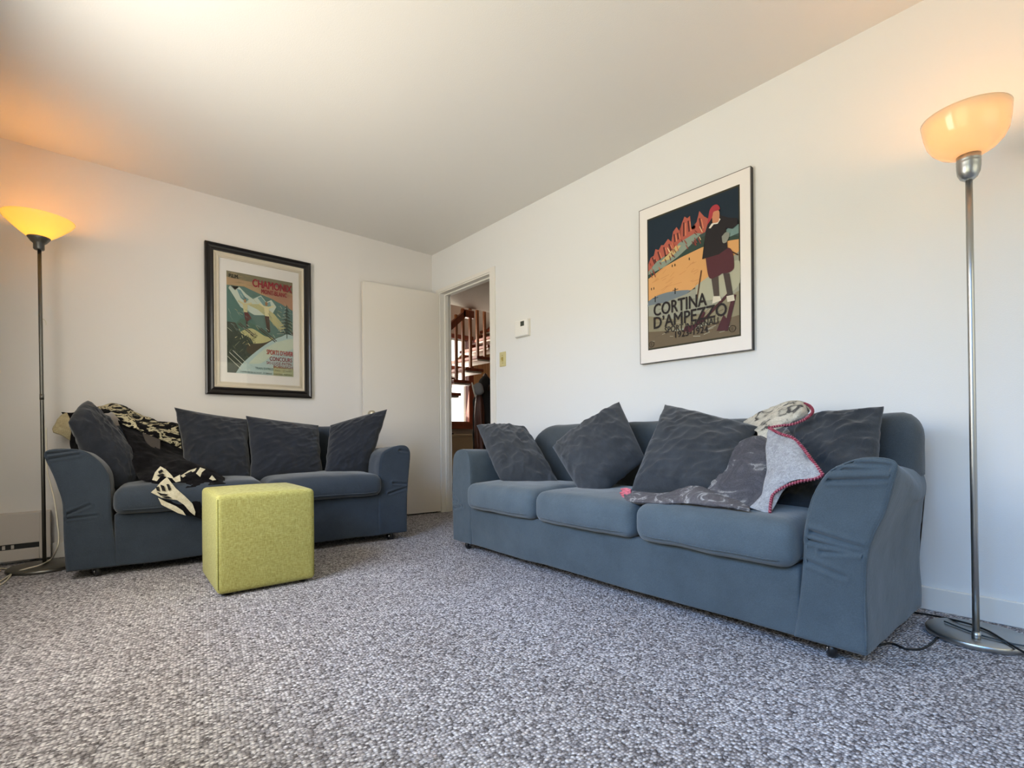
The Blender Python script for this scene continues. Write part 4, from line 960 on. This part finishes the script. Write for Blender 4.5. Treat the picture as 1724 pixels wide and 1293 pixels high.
leafs([[(256, 808, M1), (261, 795, M1), (270, 785, M1), (279, 790, M1), (289, 800, M1), (293, 806, M1), (280, 803, M1), (272, 800, M1), (264, 810, M1)],
       [(290, 806, M1), (303, 799, M1), (304, 810, M1), (296, 812, M1)],
       [(330, 797, M2), (337, 787, M2), (346, 790, M2), (340, 795, M2), (337, 803, M2)], [(304, 801, M2), (318, 792, M2), (331, 788, M2), (328, 793, M2), (316, 799, M2), (308, 804, M2)],
       [(352, 806, M2), (357, 800, M2), (364, 808, M2), (358, 809, M2)]], 0, BCREAM, tb, 'cream_motif')
M3 = -.062
leafs([[(266, 794, M3), (272, 790, M3), (275, 793, M3), (268, 798, M3)], [(264, 800, M3), (274, 797, M3), (278, 800, M3), (268, 803, M3)], [(310, 799, M3+.02), (322, 793, M3+.02), (324, 795, M3+.02), (313, 801, M3+.02)]], 0, mat('motif_black', (18, 17, 19), 1), tb, 'black_vein')

# ------------------------------------------------------------------ ottoman
AX, AY, TH = -2.078, -1.533, math.radians(-2.5)
ot = empty('ottoman', (AX, AY, 0), TH, 'lime green woven cube pouf standing before the loveseat', 'ottoman')
OW, OD, OH = .418, .47, .452
def fo(v):
    x, y, z = v; u = (x-OW/2)/(OW/2); q = (y-OD/2)/(OD/2); s = (z-OH/2)/(OH/2)
    return (x+.006*u*(1-q*q)*(1-s*s), y+.006*q*(1-u*u)*(1-s*s), z+(.014*(1-u*u)*(1-q*q) if s > .5 else 0))
vs, fs = softbox(0, OW, 0, OD, .012, OH, .022, .02, fo, 5)
mesh('body', vs, fs, OTTO, ot, True)
SEAM = mat('lime_seam', (120, 116, 52), .9)
for (x, y) in ((.006, .006), (OW-.006, .006), (.006, OD-.006), (OW-.006, OD-.006)): tube('seam', [(x, y, .035), (x, y, OH/2), (x, y, OH-.02)], .0022, SEAM, ot, 6)
for x, y in ((.05, .05), (OW-.05, .05), (.05, OD-.05), (OW-.05, OD-.05)): lathe('foot', [(.016, 0), (.018, .012)], BLACKP, ot, 14, c=(x, y, 0))

# ------------------------------------------------------------------ floor lamps
LX, LY = -.315, -3.79
lr = empty('floor_lamp', (LX, LY, 0), 0, 'brushed steel floor lamp with glass bowl shade at the right edge by the long sofa', 'lamp')
lathe('base', [(0, 0), (.133, 0), (.137, .003), (.137, .018), (.133, .0215), (.05, .0225), (0, .0225)], STEEL, lr, 72, c=(.075, .004, 0))
TX, TY = (-.010, .008)      # slight lean of the pole
def lean(z): return (TX*z/1.6, TY*z/1.6)
tube('pole', [(lean(z)[0], lean(z)[1], z) for z in (.02, .4, .8, 1.2, 1.56)], .0094, STEEL, lr, 20)
tube('pole_collar', [(0, 0, .02), (0, 0, .045)], .012, STEEL, lr, 20)
shr = shade_mat('shade_glass_right', (250, 229, 198), (255, 210, 146, .10))
bx0, by0 = lean(1.6)
lathe('cup', [(0, 1.527), (.012, 1.528), (.022, 1.536), (.029, 1.552), (.031, 1.57), (.031, 1.582), (.0315, 1.584), (.031, 1.586), (.031, 1.592), (.0315, 1.594), (.031, 1.596), (.031, 1.612), (.0, 1.612)], STEEL, lr, 40, c=(bx0, by0, 0))
def tiltr(v):
    k = v.z-1.6; return Vector((v.x-.03*k, v.y+.055*k, v.z))
bowl = [(.028, 1.608), (.045, 1.612), (.070, 1.625), (.090, 1.645), (.102, 1.668), (.109, 1.70), (.113, 1.735), (.114, 1.742), (.111, 1.742), (.106, 1.70), (.099, 1.668), (.087, 1.648), (.068, 1.629), (.045, 1.616), (.028, 1.612)]
lathe('shade', bowl, shr, lr, 72, c=(bx0, by0, 0), tilt=tiltr)
lathe('bulb', [(0, 1.61), (.012, 1.612), (.014, 1.635), (.022, 1.655), (.026, 1.672), (.022, 1.69), (0, 1.70)], shade_mat('bulb_glass_right', (255, 240, 215), (255, 214, 150, 6)), lr, 20, c=(bx0, by0, 0))
point('lamp_light_right', (LX+bx0, LY+by0, 1.695), 5.4, (1, .42, .09), .04)

MX, MY = -2.67, -.29
ll = empty('floor_lamp', (MX, MY, 0), 0, 'slim steel torchiere lamp with conical glowing shade in the left corner', 'lamp')
lathe('base', [(0, 0), (.150, 0), (.154, .003), (.154, .014), (.148, .02), (.06, .026), (.02, .032), (0, .033)], STEELD, ll, 72)
tube('pole', [(-.006*z, 0, z) for z in (.02, .6, 1.2, 1.75)], .0085, STEELD, ll, 16)
tube('pole_joint', [(-.006*.93, 0, .92), (-.006*.94, 0, .95)], .0096, STEELD, ll, 16)
shl = shade_mat('shade_glass_left', (255, 236, 170), (255, 206, 70, .34))
cx = (-.012, 0, 0)
lathe('cup', [(0, 1.735), (.020, 1.735), (.0235, 1.74), (.0235, 1.768), (.034, 1.778), (.047, 1.797), (.049, 1.802), (.0, 1.802)], STEELD, ll, 40, c=cx)
cone = [(.046, 1.800), (.075, 1.822), (.105, 1.850), (.135, 1.880), (.150, 1.899), (.152, 1.904), (.149, 1.904), (.131, 1.881), (.102, 1.853), (.073, 1.826), (.046, 1.805)]
lathe('shade', cone, shl, ll, 72, c=cx)
lathe('bulb', [(0, 1.80), (.012, 1.802), (.014, 1.815), (.024, 1.835), (.027, 1.85), (.022, 1.868), (0, 1.875)], shade_mat('bulb_glass_left', (255, 230, 190), (255, 190, 100, 8)), ll, 20, c=cx)
point('lamp_light_left', (MX-.012, MY, 1.852), 5.4, (1, .40, .08), .04)
# rotary switch cord loop on the left pole
tube('cord_hook', [(.002, -.008, 1.36), (.012, -.012, 1.35), (.014, -.012, 1.33)], .002, CORDW, ll, 6, 8)

# ------------------------------------------------------------------ cords and power strip
def zf(px, py, z): return onplane(px, py, 2, z)
def cordo(name, pts, r, m, par, sm=80):
    P_ = [Vector(p) for p in catmull([tuple(p) for p in pts], sm)]; v, f = tubeg(P_, r, 8)
    o = mesh(name, v, f, m, None, True, tuple(par.location)); o.parent = par; o.location = (0, 0, 0); par_inv = Matrix.Rotation(-par.rotation_euler.z, 4, 'Z'); o.matrix_parent_inverse = par_inv; return o
cordo('power_cord', [zf(1475, 1088, .004), zf(1500, 1083, .004), zf(1525, 1092, .004), zf(1552, 1092, .004), zf(1570, 1082, .004), zf(1577, 1074, .004), zf(1590, 1068, .003)], .0035, BLACKC, lr)
cordo('power_cord', [zf(1505, 1024, .004), zf(1540, 1031, .004), zf(1580, 1038, .012), zf(1615, 1046, .027), zf(1640, 1053, .027), zf(1665, 1063, .027), zf(1690, 1078, .027), zf(1715, 1093, .027), zf(1735, 1104, .027)], .0035, BLACKC, lr)
cordo('power_cord', [zf(1590, 1046, .027), zf(1620, 1058, .027), zf(1650, 1069, .027), zf(1680, 1077, .027), zf(1705, 1084, .027), zf(1740, 1090, .027)], .003, mat('dark_grey_cord', (52, 58, 60), .5), lr)
cw = [FL.px(76, 735, -.0)+Vector((0, 0, 0))]
yv = -.36
cordo('power_cord', [onplane(74, 720, 1, -.30)+Vector((.008, 0, 0)), onplane(75, 760, 1, -.31)+Vector((.008, 0, 0)), onplane(80, 795, 1, -.33), onplane(87, 822, 1, -.36), onplane(93, 850, 1, -.42), onplane(97, 882, 1, -.47), onplane(99, 908, 1, -.49), onplane(95, 926, 1, -.48), zf(86, 941, .045), zf(68, 951, .038), zf(46, 957, .03), zf(24, 964, .012), zf(8, 974, .004), zf(-12, 987, .004)], .0036, CORDW, ll, 120)
cordo('power_cord', [zf(-14, 960, .005), zf(0, 957, .005), zf(12, 958, .006), zf(19, 963, .013), zf(17, 970, .006), zf(8, 980, .004), zf(-8, 990, .004)], .0036, CORDW, ll, 50)
ps = empty('power_adapter', zf(34, 944, 0), -.15, 'flat white power adapter on the floor before the heater', 'adapter')
box('case', -.075, .075, -.035, .035, 0, .038, WHITEP, ps, bev=.010, seg=3); box('lip', -.077, .077, -.037, .037, 0, .008, mat('adapter_grey', (150, 146, 140), .5), ps, bev=.002)
cordo('power_cord', [zf(55, 937, .02), zf(64, 932, .008), zf(72, 930, .004), zf(84, 928, .004), zf(104, 926, .004)], .0028, BLACKC, ps, 30)
cordo('power_cord', [zf(12, 944, .02), zf(8, 938, .03), zf(2, 931, .03), zf(-10, 934, .02)], .0035, BLACKC, ps, 24)
